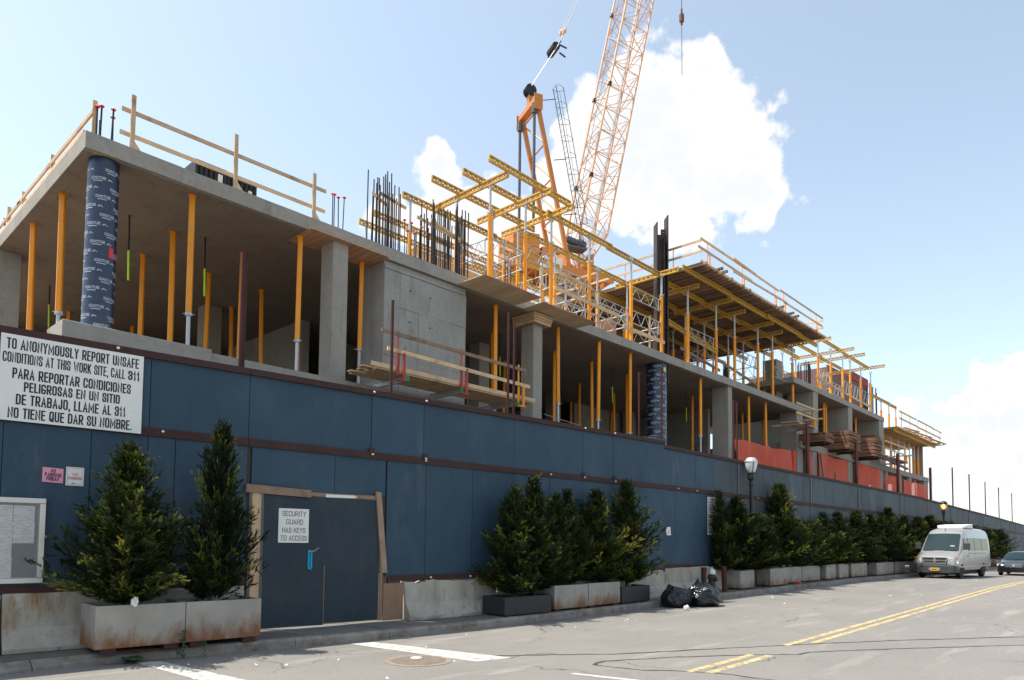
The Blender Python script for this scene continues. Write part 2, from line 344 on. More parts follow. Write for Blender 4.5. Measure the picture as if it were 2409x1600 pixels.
def mat_asphalt():
    m, nt, N, L, p = nodes('asphalt'); v = pos_vec(N, L, 'world')
    a = noise_n(N, L, v, .35, 6, .6); b = noise_n(N, L, v, 55, 3, .7); c = noise_n(N, L, v, 2.3, 7, .65)
    cc = ramp(N, L, a.outputs['Fac'], .3, .72, (.145,.136,.125), (.215,.202,.184))
    cc = mixc(N, L, .5, cc, ramp(N, L, b.outputs['Fac'], .3, .75, (.07,.067,.063), (.30,.283,.26)))
    vs = pos_vec(N, L, 'world', (.25, 1.6, 1)); s = noise_n(N, L, vs, 1.3, 6, .6)    # tyre-polished streaks along the lanes
    cc = mixc(N, L, ramp(N, L, s.outputs['Fac'], .56, .72), cc, (.25,.24,.222))
    cc = mixc(N, L, ramp(N, L, c.outputs['Fac'], .60, .74), cc, (.125,.12,.114))
    vo = N.new('ShaderNodeTexVoronoi'); vo.feature = 'DISTANCE_TO_EDGE'; vo.inputs['Scale'].default_value = .32; wv = noise_n(N, L, v, 1.4, 5)
    vm = N.new('ShaderNodeVectorMath'); vm.operation = 'MULTIPLY_ADD'; L.new(wv.outputs['Color'], vm.inputs[0]); vm.inputs[1].default_value = (.9,.9,0); L.new(v, vm.inputs[2]); L.new(vm.outputs[0], vo.inputs['Vector'])
    crk = ramp(N, L, vo.outputs['Distance'], .0, .0055, (1,1,1), (0,0,0)); cm = noise_n(N, L, v, .5, 3)
    mm = mixc(N, L, 1.0, crk, ramp(N, L, cm.outputs['Fac'], .5, .6), 'MULTIPLY')
    cc = mixc(N, L, mm, cc, (.06,.058,.056))
    L.new(cc, p.inputs['Base Color']); p.inputs['Roughness'].default_value = .88
    bp = N.new('ShaderNodeBump'); bp.inputs['Strength'].default_value = .35; bp.inputs['Distance'].default_value = .01; L.new(b.outputs['Fac'], bp.inputs['Height']); L.new(bp.outputs[0], p.inputs['Normal'])
    M['asphalt'] = m
mat_asphalt()
def mat_paint(name, c, wear):
    m, nt, N, L, p = nodes(name); v = pos_vec(N, L, 'world'); a = noise_n(N, L, v, 6, 8, .7); b = noise_n(N, L, v, 60, 3, .6)
    p.inputs['Base Color'].default_value = (*c, 1); p.inputs['Roughness'].default_value = .7
    hi = tuple(x*.85 for x in c); L.new(ramp(N, L, b.outputs['Fac'], .3, .7, hi, c), p.inputs['Base Color'])
    al = mixc(N, L, .4, ramp(N, L, a.outputs['Fac'], wear-.09, wear+.05), ramp(N, L, b.outputs['Fac'], wear-.08, wear+.05))
    L.new(al, p.inputs['Alpha']); M[name] = m
mat_paint('road_white', (.52,.505,.47), .43); mat_paint('road_yellow', (.62,.46,.22), .485); mat_paint('spray_yellow', (.5,.34,.15), .6); mat_paint('tar_worn', (.04,.039,.038), .40)
def mat_planter():
    m, nt, N, L, p = nodes('planter_grey'); v = pos_vec(N, L, 'world', (1,1,1)); n1 = noise_n(N, L, v, 2.2, 6)
    cc = ramp(N, L, n1.outputs['Fac'], .3, .72, (.265,.24,.21), (.35,.325,.29))
    vs = pos_vec(N, L, 'world', (1,1,.4)); n2 = noise_n(N, L, vs, 2.4, 9, .72)
    g = N.new('ShaderNodeNewGeometry'); sp = N.new('ShaderNodeSeparateXYZ'); L.new(g.outputs['Position'], sp.inputs[0])
    lo = N.new('ShaderNodeMapRange'); L.new(sp.outputs['Z'], lo.inputs[0]); lo.inputs[1].default_value = .08; lo.inputs[2].default_value = .62; lo.inputs[3].default_value = .30; lo.inputs[4].default_value = -.12
    ad = N.new('ShaderNodeMath'); ad.operation = 'ADD'; L.new(lo.outputs[0], ad.inputs[0]); L.new(n2.outputs['Fac'], ad.inputs[1])
    cc = mixc(N, L, ramp(N, L, ad.outputs[0], .56, .80), cc, (.185,.078,.028))
    n3 = noise_n(N, L, vs, 9, 6); cc = mixc(N, L, ramp(N, L, n3.outputs['Fac'], .66, .8), cc, (.26,.2,.15))
    L.new(cc, p.inputs['Base Color']); p.inputs['Roughness'].default_value = .75; M['planter_grey'] = m
mat_planter()
def mat_barrier():
    m, nt, N, L, p = nodes('barrier'); v = pos_vec(N, L, 'world', (1,1,.45)); n1 = noise_n(N, L, v, 2.5, 8, .65)
    cc = ramp(N, L, n1.outputs['Fac'], .3, .7, (.27,.24,.195), (.43,.395,.335))
    n2 = noise_n(N, L, pos_vec(N, L, 'world', (1,1,.2)), 2.6, 7, .7); cc = mixc(N, L, ramp(N, L, n2.outputs['Fac'], .54, .70), cc, (.24,.13,.06))
    n3 = noise_n(N, L, pos_vec(N, L, 'world'), 4, 8, .7); cc = mixc(N, L, ramp(N, L, n3.outputs['Fac'], .60, .70), cc, (.12,.105,.09))
    L.new(cc, p.inputs['Base Color']); p.inputs['Roughness'].default_value = .9
    b = N.new('ShaderNodeBump'); b.inputs['Strength'].default_value = .6; b.inputs['Distance'].default_value = .03; L.new(n3.outputs['Fac'], b.inputs['Height']); L.new(b.outputs[0], p.inputs['Normal'])
    M['barrier'] = m
mat_barrier()
def mat_leaf():
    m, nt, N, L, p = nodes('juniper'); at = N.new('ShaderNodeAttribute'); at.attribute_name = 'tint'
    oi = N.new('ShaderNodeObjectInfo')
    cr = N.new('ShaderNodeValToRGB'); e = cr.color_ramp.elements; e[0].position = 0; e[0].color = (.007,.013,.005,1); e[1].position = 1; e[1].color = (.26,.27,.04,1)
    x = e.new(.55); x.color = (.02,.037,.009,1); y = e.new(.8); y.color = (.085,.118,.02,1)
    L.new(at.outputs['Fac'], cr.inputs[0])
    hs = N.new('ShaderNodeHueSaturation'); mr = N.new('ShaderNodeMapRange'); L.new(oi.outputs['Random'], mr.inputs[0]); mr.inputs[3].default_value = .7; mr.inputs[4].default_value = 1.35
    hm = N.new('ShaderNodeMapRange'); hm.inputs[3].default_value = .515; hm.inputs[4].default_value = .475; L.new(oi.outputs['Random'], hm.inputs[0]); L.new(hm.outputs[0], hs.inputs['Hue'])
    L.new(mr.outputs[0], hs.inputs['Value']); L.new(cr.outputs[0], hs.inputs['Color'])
    L.new(hs.outputs[0], p.inputs['Base Color']); p.inputs['Roughness'].default_value = .7; p.inputs['Specular IOR Level'].default_value = .25
    tr = N.new('ShaderNodeBsdfTranslucent'); L.new(hs.outputs[0], tr.inputs[0]); mx = N.new('ShaderNodeMixShader'); mx.inputs[0].default_value = .3
    L.new(p.outputs[0], mx.inputs[1]); L.new(tr.outputs[0], mx.inputs[2]); L.new(mx.outputs[0], N['Material Output'].inputs[0]); M['juniper'] = m
mat_leaf()
def mat_net():
    m, nt, N, L, p = nodes('net_orange'); p.inputs['Base Color'].default_value = (.62,.06,.02,1); p.inputs['Roughness'].default_value = .7
    v = pos_vec(N, L, 'world', (1,1,.3)); n1 = noise_n(N, L, v, 1.5, 5); L.new(ramp(N, L, n1.outputs['Fac'], .3, .7, (.95,.11,.055), (1,.17,.09)), p.inputs['Base Color'])
    tr = N.new('ShaderNodeBsdfTranslucent'); tr.inputs[0].default_value = (1,.16,.07,1); tp = N.new('ShaderNodeBsdfTransparent')
    a = N.new('ShaderNodeMixShader'); a.inputs[0].default_value = .25; L.new(p.outputs[0], a.inputs[1]); L.new(tr.outputs[0], a.inputs[2])
    b = N.new('ShaderNodeMixShader'); b.inputs[0].default_value = .22; L.new(a.outputs[0], b.inputs[1]); L.new(tp.outputs[0], b.inputs[2])
    L.new(b.outputs[0], N['Material Output'].inputs[0]); M['net_orange'] = m
mat_net()
def mat_bag():
    m, nt, N, L, p = nodes('bag_black'); p.inputs['Base Color'].default_value = (.006,.008,.011,1); p.inputs['Roughness'].default_value = .12; p.inputs['Specular IOR Level'].default_value = .45
    v = pos_vec(N, L, 'obj', (1,1,.6)); n = noise_n(N, L, v, 7, 7, .65); b = N.new('ShaderNodeBump'); b.inputs['Strength'].default_value = .7; b.inputs['Distance'].default_value = .05
    L.new(n.outputs['Fac'], b.inputs['Height']); L.new(b.outputs[0], p.inputs['Normal']); M['bag_black'] = m
mat_bag()
def mat_paper():
    m, nt, N, L, p = nodes('notice_print'); tc = N.new('ShaderNodeTexCoord'); mp = N.new('ShaderNodeMapping'); mp.inputs['Scale'].default_value = (14, 14, 70); L.new(tc.outputs['Object'], mp.inputs[0])
    n = noise_n(N, L, mp.outputs[0], 1.0, 2); w = N.new('ShaderNodeTexWave'); w.bands_direction = 'Z'; w.inputs['Scale'].default_value = .45; L.new(mp.outputs[0], w.inputs['Vector'])
    f = mixc(N, L, 1.0, ramp(N, L, n.outputs['Fac'], .45, .52), ramp(N, L, w.outputs['Fac'], .5, .6), 'MULTIPLY')
    L.new(mixc(N, L, f, (.74,.73,.71), (.4,.4,.4)), p.inputs['Base Color']); p.inputs['Roughness'].default_value = .8; M['notice_print'] = m
mat_paper()

# lettering: outline text turned into flat mesh faces
def text_geo(body, w, h, bold=0.0):
    cu = bpy.data.curves.new('t', 'FONT'); cu.body = body; cu.size = 1; cu.offset = bold; cu.resolution_u = 3
    o = bpy.data.objects.new('t', cu); col.objects.link(o)
    me = bpy.data.meshes.new_from_object(o.evaluated_get(bpy.context.evaluated_depsgraph_get()))
    vs = [v.co.copy() for v in me.vertices]; fs = [tuple(p.vertices) for p in me.polygons]
    bpy.data.objects.remove(o); bpy.data.curves.remove(cu); bpy.data.meshes.remove(me)
    x0 = min(v.x for v in vs); x1 = max(v.x for v in vs); y0 = min(v.y for v in vs); y1 = max(v.y for v in vs)
    return [((v.x-x0)/(x1-x0)*w, (v.y-y0)/(y1-y0)*h) for v in vs], fs
_O = [(.28,0),(.08,.06),(0,.17),(0,.83),(.08,.94),(.28,1),(.72,1),(.92,.94),(1,.83),(1,.17),(.92,.06),(.72,0)]
_C = [(1,.72),(1,.83),(.92,.94),(.72,1),(.28,1),(.08,.94),(0,.83),(0,.17),(.08,.06),(.28,0),(.72,0),(.92,.06),(1,.17)]
_P = [(0,0),(0,1),(.68,1),(.92,.95),(1,.85),(1,.6),(.92,.5),(.68,.45),(0,.45)]
GLYPH = {'A': ([[(0,0),(.5,1),(1,0)],[(.2,.33),(.8,.33)]],1.05), 'B': ([[(0,.53),(.68,.53),(.92,.58),(1,.68),(1,.86),(.92,.95),(.68,1),(0,1),(0,0),(.7,0),(.93,.05),(1,.16),(1,.38),(.93,.48),(.7,.53)]],1), 'C': ([_C+[(1,.28)]],1),
 'D': ([[(0,0),(0,1),(.62,1),(.9,.93),(1,.8),(1,.2),(.9,.07),(.62,0),(0,0)]],1), 'E': ([[(1,1),(0,1),(0,0),(1,0)],[(0,.52),(.9,.52)]],.85), 'F': ([[(1,1),(0,1),(0,0)],[(0,.5),(.88,.5)]],.82), 'G': ([[(1,.77)]+_C[1:]+[(1,.43),(.52,.43)]],1.02),
 'H': ([[(0,0),(0,1)],[(1,0),(1,1)],[(0,.52),(1,.52)]],1), 'I': ([[(.5,0),(.5,1)]],.3), 'J': ([[(1,1),(1,.17),(.9,.05),(.7,0),(.3,0),(.1,.05),(0,.17),(0,.3)]],.85), 'K': ([[(0,0),(0,1)],[(1,1),(.02,.4)],[(.32,.6),(1,0)]],1), 'L': ([[(0,1),(0,0),(1,0)]],.8),
 'M': ([[(0,0),(0,1),(.5,.25),(1,1),(1,0)]],1.3), 'N': ([[(0,0),(0,1),(1,0),(1,1)]],1.05), 'O': ([_O+[_O[0]]],1), 'P': ([_P],.95), 'Q': ([_O+[_O[0]],[(.6,.22),(1,-.04)]],1), 'R': ([_P,[(.55,.45),(1,0)]],1),
 'S': ([[(1,.7),(1,.85),(.9,.95),(.7,1),(.3,1),(.1,.95),(0,.85),(0,.68),(.12,.58),(.88,.43),(1,.33),(1,.15),(.9,.05),(.7,0),(.3,0),(.1,.05),(0,.15),(0,.3)]],.95), 'T': ([[(0,1),(1,1)],[(.5,1),(.5,0)]],.9), 'U': ([[(0,1),(0,.17),(.08,.06),(.28,0),(.72,0),(.92,.06),(1,.17),(1,1)]],1),
 'V': ([[(0,1),(.5,0),(1,1)]],1), 'W': ([[(0,1),(.25,0),(.5,.8),(.75,0),(1,1)]],1.4), 'X': ([[(0,0),(1,1)],[(0,1),(1,0)]],1), 'Y': ([[(0,1),(.5,.45),(1,1)],[(.5,.45),(.5,0)]],1), '1': ([[(.05,.75),(.6,1),(.6,0)]],.62),
 '3': ([[(0,.72),(0,.85),(.1,.95),(.3,1),(.7,1),(.9,.95),(1,.85),(1,.66),(.9,.56),(.7,.52),(.4,.52)],[(.7,.52),(.9,.47),(1,.37),(1,.15),(.9,.05),(.7,0),(.3,0),(.1,.05),(0,.15),(0,.3)]],.95), '.': ([[(.5,0),(.5,.02)]],.3), ',': ([[(.55,.02),(.35,-.16)]],.3)}
def letter(mb, body, o, d, u, w, h, t=.16, gap=.2):
    """condensed gothic capitals drawn as mitred strokes: from lower-left corner o along d, up u, filling w x h; t = stroke width / height"""
    o = Vector(o); d = Vector(d); u = Vector(u); nrm = d.cross(u).normalized(); T = t*h
    adv = sum((GLYPH[c][1] if c != ' ' else .5) for c in body) + gap*(len(body)-1); k = w/adv; x = 0.0; lay = 0; T = min(T, .37*k)
    for c in body:
        if c == ' ': x += (.5+gap)*k; continue
        gl, gw = GLYPH[c]; W = gw*k
        for st in gl:
            pts = [Vector((x+T*.42+px*max(1e-4, W-T*.84), T/2+py*(h-T))) for px, py in st]; closed = (pts[0]-pts[-1]).length < 1e-6 and len(pts) > 3
            n = len(pts); L_, R_ = [], []
            if closed: pts = pts[:-1]; n -= 1
            for i in range(n):
                a = pts[i-1] if (i > 0 or closed) else None; b = pts[(i+1) % n] if (i < n-1 or closed) else None; p = pts[i]
                d1 = (p-a).normalized() if a is not None else None; d2 = (b-p).normalized() if b is not None else None
                if d1 is None or d2 is None:
                    dd = d2 if d1 is None else d1; nn = Vector((-dd.y, dd.x)); e = dd*(T*.5)*(-1 if d1 is None else 1); q = p+e if n > 2 or c in 'IT.' else p+e
                    off = nn*T/2
                else:
                    q = p; n1 = Vector((-d1.y, d1.x)); n2 = Vector((-d2.y, d2.x)); m = (n1+n2)
                    m = m.normalized() if m.length > .05 else n1; off = m*(T/2)/max(.42, m.dot(n1))
                L_.append(q+off); R_.append(q-off)
            P = [o + d*v.x + u*v.y + nrm*(.00025*lay) for v in L_+R_]
            fs = [(i, n+i, n+(i+1) % n, (i+1) % n) for i in range(n if closed else n-1)]
            mb.add(P, fs); lay = (lay+1) % 4
        x += W + gap*k
# ================================================================== GROUND
GZ = [(-60,0),(10,0),(15,.035),(20.5,.075),(28,.14),(34,.175),(39,.16),(44,.13),(52,.09),(62,.03),(75,-.05),(120,-.3),(260,-1.2)]
def gz(x): return interp(x, GZ)
KY = [(-40,11.6),(2,11.12),(3.6,11.05),(5.2,10.78),(7.5,10.5),(10,10.42),(14,10.35),(45,10.3),(60,10.55),(80,11.1),(116,12.9),(260,22)]
def ky(x): return interp(x, KY)
XS = [-40,-20,-8,-2,0,2,3.6,5.2,7.5] + [10+2*i for i in range(36)] + [86,95,105,116,140,180,260]
g = MB(); g.box(-1500,-1500,-2.2,2500,1500,-1.6)
tag(g.build('ground', M['earth']), 'bare earth of the building site and beyond', 'ground', kind='structure')
def strip(f0, f1, z0, z1, nY=1, bottom=None):
    m = MB(); n = nY+1
    vs = []
    for x in XS:
        for j in range(n):
            t = j/nY; vs.append((x, lerp(f0(x), f1(x), t), lerp(z0(x), z1(x), t)))
    fs = [(i*n+j, (i+1)*n+j, (i+1)*n+j+1, i*n+j+1) for i in range(len(XS)-1) for j in range(nY)]
    return m.add(vs, fs)
RZ = lambda x: gz(x)-.15
rd = strip(lambda x: -60, lambda x: ky(x)+.02, RZ, RZ, 1)
tag(rd.build('road', M['asphalt']), 'worn light grey asphalt street with cracks and patches', 'road', kind='structure')
site = strip(lambda x: 12.9, lambda x: 60, lambda x: -.3, lambda x: -.3)
tag(site.build('site_ground', M['earth']), 'trampled earth of the site behind the hoarding', 'ground', kind='structure')
sw = MB()   # bed below the paving slabs
bed = strip(lambda x: ky(x)+.16, lambda x: ky(x)+3.0, lambda x: gz(x)-.02, lambda x: gz(x)-.02)
bed_o = tag(bed.build('sidewalk', M['soil']), 'narrow concrete sidewalk along the blue hoarding', 'sidewalk', kind='structure')
x = -4.0
while x < 62:
    w = 1.5
    a, b = x+.008, x+w-.008
    m = MB()
    for y0, y1 in ((.165, 1.55), (1.566, 2.95)):
        za, zb = gz(a), gz(b); j = random.uniform(-.004,.004)
        vs = [(a, ky(a)+y0, za-.05), (b, ky(b)+y0, zb-.05), (b, ky(b)+y1, zb-.05), (a, ky(a)+y1, za-.05),
              (a, ky(a)+y0, za+j), (b, ky(b)+y0, zb+j), (b, ky(b)+y1, zb+j), (a, ky(a)+y1, za+j)]
        if y0 < 1: MB().add(vs, [(0,3,2,1),(4,5,6,7),(0,1,5,4),(1,2,6,5),(2,3,7,6),(3,0,4,7)]).build('paving_slab', M['sidewalk'], bed_o)
    x += w
kerb_o = None
ke = MB(); xs = [p for p in XS if p >= 62]
for a, b in zip(xs, xs[1:]):
    ke.add([(a,ky(a),RZ(a)-.1),(b,ky(b),RZ(b)-.1),(b,ky(b)+.17,RZ(b)-.1),(a,ky(a)+.17,RZ(a)-.1),(a,ky(a)+.02,gz(a)),(b,ky(b)+.02,gz(b)),(b,ky(b)+.17,gz(b)),(a,ky(a)+.17,gz(a))],[(0,3,2,1),(4,5,6,7),(0,1,5,4),(2,3,7,6)])
kerb_o = tag(ke.build('kerb', M['kerb']), 'rust-stained concrete kerb edging the street', 'kerb', kind='structure')
x = -10.0
while x < 61.9:
    w = 1.8; a, b = x+.006, x+w-.006; ra, rb = (.035 if a > 3.6 else .02), .035
    drop = lambda q: interp(q, [(1.5,-.11),(3.4,-.05),(5.0,0)])      # kerb ramps down to the crossing at the left
    prof = lambda q: [(q,ky(q),RZ(q)-.1),(q,ky(q)+.008,gz(q)+drop(q)-.04),(q,ky(q)+.035,gz(q)+drop(q)-.008),(q,ky(q)+.07,gz(q)+drop(q)+.004),(q,ky(q)+.158,gz(q)+drop(q)*.3+.004),(q,ky(q)+.158,RZ(q)-.1)]
    ss = [a, lerp(a,b,.33), lerp(a,b,.66), b]
    MB().loft([prof(q) for q in ss][::-1]).build('kerb_stone', M['kerb'], kerb_o)
    x += w
# painted markings, laid 4 mm above the asphalt
def paint(name, pts_l, pts_r, m, label, cat='road marking', dz=.004, group=None):
    mb = MB(); n = len(pts_l)
    vs = [(p[0], p[1], RZ(p[0])+dz) for p in pts_l] + [(p[0], p[1], RZ(p[0])+dz) for p in pts_r]
    mb.add(vs, [(i, n+i, n+i+1, i+1) for i in range(n-1)])
    return tag(mb.build(name, M[m]), label, cat, group, 'structure')
def subdiv(a, b, n): return [(lerp(a[0],b[0],i/n), lerp(a[1],b[1],i/n)) for i in range(n+1)]
paint('crossing_stripe', subdiv((7.068,10.391),(7.396,7.601),6), subdiv((7.50,10.28),(8.044,7.483),6), 'road_white', 'broad white crossing stripe beside the manhole cover')
paint('crossing_stripe', subdiv((3.793,10.886),(4.13,5.4),9), subdiv((4.10,10.76),(4.66,5.4),9), 'road_white', 'white crossing stripe near the left planters')
paint('stop_line', subdiv((7.64,6.03),(8.05,4.2),5), subdiv((7.73,6.03),(8.2,4.2),5), 'road_white', 'thin white line cut off by the bottom edge')
def line(name, tab, x0, x1, hw, m, label):
    n = max(2, int((x1-x0)/2)); q = [lerp(x0,x1,i/n) for i in range(n+1)]
    paint(name, [(t, interp(t,tab)+hw) for t in q], [(t, interp(t,tab)-hw) for t in q], m, label)
YT = [(8,4.97),(13,5.03),(20,5.1),(30,5.2),(41,5.35),(60,5.5),(90,6.3),(140,9.5)]
YT2 = [(a,b-.25) for a, b in YT]
line('centre_line', YT, 8.98, 11.06, .06, 'road_yellow', 'short left yellow centre stripe in front of the tar seam')
line('centre_line', YT2, 9.08, 11.18, .06, 'road_yellow', 'short right yellow centre stripe in front of the tar seam')
line('centre_line', YT, 12.46, 140, .06, 'road_yellow', 'long left yellow centre line running up the street')
line('centre_line', YT2, 13.1, 140, .06, 'road_yellow', 'long right yellow centre line running up the street')
def wobble(pts, w, name, m, label, dz=.003):
    fine = []
    for a, b in zip(pts, pts[1:]):
        n = max(2, int((Vector(b)-Vector(a)).length/.12)); fine += [(lerp(a[0],b[0],i/n), lerp(a[1],b[1],i/n)) for i in range(n)]
    l, r = [], []
    for i, p in enumerate(fine[:-1]):
        d = (Vector(fine[i+1])-Vector(p)).normalized(); nn = Vector((-d.y, d.x)); j = noise.noise((p[0]*3, p[1]*3, 0))*.04; ww = w*(.6+.7*random.random())
        c = Vector(p) + nn*j; l.append(c+nn*ww); r.append(c-nn*ww)
    return paint(name, l, r, m, label, 'tar seam', dz)
wobble([(7.6,8.1),(8.74,7.25),(9.48,6.61),(10.82,5.93),(12.45,5.04),(12.93,4.77),(14.48,3.85),(16.92,2.16),(22,-1.5)], .034, 'tar_seam', 'tar_worn', 'dark tar seam crossing the street under the long centre line')
wobble([(8.46,6.2),(8.6,6.29),(8.84,6.31),(9.93,5.79),(11.06,5.0),(11.62,4.48),(11.98,4.42),(13.38,3.56),(15.57,1.99),(20,-1.6)], .03, 'tar_seam', 'tar_worn', 'forked tar seam above the short yellow stripes')
wobble([(8.46,6.2),(8.5,5.93),(8.61,5.5),(9.03,4.95),(9.22,4.45),(9.24,3.6)], .026, 'tar_seam', 'tar_worn', 'tar seam curving below the short yellow stripes')
wobble([(8.04,7.48),(8.39,7.55),(8.79,7.4),(8.8,7.16),(9.26,6.8)], .012, 'tar_seam', 'tar_worn', 'short crack starting at the tip of the broad stripe')
for k, (a, b, lab) in enumerate((((10.67,7.02),(11.16,6.73),'faint orange survey cross nearest the centre line'),((14.62,7.29),(14.87,7.06),'faint orange survey mark in mid street'),((15.51,8.99),(16.0,8.56),'faint orange survey mark close to the rubbish bags'))):
    c = ((a[0]+b[0])/2, (a[1]+b[1])/2); d = Vector((b[0]-a[0], b[1]-a[1])).normalized()*.38; nn = Vector((-d.y,d.x)); mb = MB()
    for v in (d, (d*.5+nn*.6), (d*.5-nn*.6)):
        u = Vector((-v.y, v.x)).normalized()*.028
        mb.add([(c[0]+s*v.x+t*u.x, c[1]+s*v.y+t*u.y, RZ(c[0])+.004+.001*(v is d)) for s, t in ((-1,-1),(1,-1),(1,1),(-1,1))], [(0,1,2,3)])
    tag(mb.build('survey_mark', M['spray_yellow']), lab, 'road marking', 'survey marks', 'structure')
# manhole cover: frame ring, disc and raised studs
mh = thing('manhole_cover', (6.83,8.25,RZ(7)), 'round cast iron manhole cover in front of the broad white stripe', 'manhole')
mat('cast_iron', (.25,.205,.17), .65, .25, 8, bump=.2, bscale=60, metal=.1)
MB().lathe([(.44,0),(.50,0),(.50,.007),(.44,.007)], 40).build('frame', M['cast_iron'], mh, local=True)
MB().lathe([(.001,-.002),(.43,-.002),(.43,.004),(.001,.004)], 40).build('disc', M['cast_iron'], mh, local=True)
st = MB()
for i in range(-9, 10):
    for j in range(-9, 10):
        px, py = i*.045+(j % 2)*.022, j*.042
        if px*px+py*py < .41**2: st.obox((px-.014,py-.014,.004),(.028,0,0),(0,.028,0),(0,0,.007))
tag(st.build('stud', M['cast_iron'], mh, local=True), kind='stuff')
MB().lathe([(.001,.005),(.085,.005),(.085,.013),(.001,.013)], 20, (.12,.2,0)).build('white_patch', M['paper_white'], mh, local=True)

# ================================================================== HOARDING
SA, SB = Vector((6.247,11.877,0)), Vector((8.747,11.726,0))
def f1(x): return 11.877 - .0604*(x-6.247)
D1 = (SB-SA).normalized(); N1 = Vector((D1.y, -D1.x, 0))         # towards the street
def on1(x, z, out=0): return Vector((x, f1(x), z)) + N1*out
def zt1(x): return 4.63 + (x-2.25)*.0066
def panel(mb, pt, x0, x1, za0, za1, zb0, zb1, t0, t1):
    """board between along-fence stations x0..x1; za = bottom z, zb = top z at both ends; t = outward offsets"""
    a = [pt(x0,za0,t0), pt(x1,za1,t0), pt(x1,zb1,t0), pt(x0,zb0,t0), pt(x0,za0,t1), pt(x1,za1,t1), pt(x1,zb1,t1), pt(x0,zb0,t1)]
    return mb.add(a, [(0,1,2,3),(4,7,6,5),(0,4,5,1),(1,5,6,2),(2,6,7,3),(3,7,4,0)])
def seam_backing(par, pt, x, z0, z1, t):  # dark strip added behind a panel seam to block sunlight showing through
    return panel(MB(), pt, x-.05, x+.05, z0, z0, z1, z1, t-.05, t).build('seam_backing', M['black_metal'], par)
def board(par, pt, x0, x1, z0, z1, t0, t1, m, name, z1b=None, z0b=None, jit=0):
    j = random.uniform(-jit, jit)
    return panel(MB(), pt, x0, x1, z0, z0 if z0b is None else z0b, z1, z1 if z1b is None else z1b, t0+j, t1+j).build(name, M[m], par)
fence1 = thing('hoarding', (2.0, f1(2.0), 0), 'tall blue plywood hoarding with rusty rails, nearest stretch with the gate', 'hoarding')
G = .006
up = [-2.4,-.3,2.1,4.26,5.889,8.40,9.70,12.379,14.887,16.162,18.60]
for a, b in zip(up, up[1:]):
    board(fence1, on1, a+G, b-G, 3.40, zt1(a)-.1, -.018, 0, 'blue_ply', 'upper_panel', zt1(b)-.1, jit=.004)
lo = [-2.4,-1.2,0,1.22,2.35,3.452,4.254,4.673,5.88]
for a, b in zip(lo, lo[1:]): board(fence1, on1, a+G, b-G, .9, 3.29, -.018, 0, 'blue_ply', 'lower_panel', jit=.004)
for a, b in ((5.96,7.6),(7.6,8.76)): board(fence1, on1, a+G, b-G, 2.53, 3.29, -.018, 0, 'blue_ply', 'lower_panel', jit=.003)
lo = [8.79,9.779,11.086,12.385,13.624,14.887,16.162,17.4,18.60]
for a, b in zip(lo, lo[1:]): board(fence1, on1, a+G, b-G, .9, 3.29, -.018, 0, 'blue_ply', 'lower_panel', jit=.004)
rb = [-2.4,2.1,5.885,8.4,12.37,15.6,18.62]
for a, b in zip(rb, rb[1:]):
    board(fence1, on1, a+.004, b-.004, zt1(a)-.11, zt1(a), -.03, .055, 'rust_beam', 'top_rail', zt1(b), zt1(b)-.11, jit=.003)
    board(fence1, on1, a+.004, b-.004, 3.275, 3.41, -.03, .035, 'rust_beam', 'middle_rail', jit=.003)
for a, b in ((-2.4,2.1),(2.1,5.88),(8.9,12.37),(12.37,15.6),(15.6,18.62)):
    board(fence1, on1, a+.004, b-.004, .80, .92, -.05, .04, 'rust_beam', 'bottom_rail', jit=.003)
for xx in (5.915,12.38):       # dark steel posts showing in the gaps
    board(fence1, on1, xx-.03, xx+.03, 0, zt1(xx)-.02, -.12, -.02, 'black_metal', 'post')
for xx in (-1.2,3.45,14.9,17.4): board(fence1, on1, xx-.05, xx+.05, 0, zt1(xx)-.12, -.14, -.03, 'rust_beam', 'post')
bolts = [(4.45,3.36),(8.40,3.36),(9.72,3.345),(9.72,3.39),(13.6,3.34),(14.9,3.355),(16.2,3.34),(3.75,zt1(4)-.05),(8.4,zt1(8.4)-.05),(9.7,zt1(9.7)-.05),(14.9,zt1(15)-.05),(16.16,zt1(16)-.05),(3.5,3.345),(9.9,.86),(11.0,.86)]
bm = MB().tube((0,0,0), (0,-.03,0), .022, 8, .017).mesh('bolt', M['white_enamel'])
pl = MB().box(-.06,-.014,-.06,.06,0,.06).mesh('plate', M['rust_beam'])
for bx, bz in bolts:
    base = on1(bx, bz, .045 if bz < 4 else .058) - OFF[fence1.name]
    inst('bolt', bm, fence1, base - Vector((0,.012,0)))
for bx in (8.40,9.72,14.9,16.2): inst('bolt_plate', pl, fence1, on1(bx, 3.43, .032) - OFF[fence1.name])
for xx in sorted(set(up[1:-1])): seam_backing(fence1, on1, xx, 3.42, zt1(xx)-.12, -.024)
for xx in (-1.2,0,1.22,2.35,3.452,4.254,4.673,7.6,9.779,11.086,13.624,14.887,16.162,17.4): seam_backing(fence1, on1, xx, 2.55 if xx == 7.6 else .93, 3.27, -.024)
seam_backing(fence1, on1, 8.775, .93, 3.27, -.024); seam_backing(fence1, on1, 5.93, 2.5, 3.27, -.03)
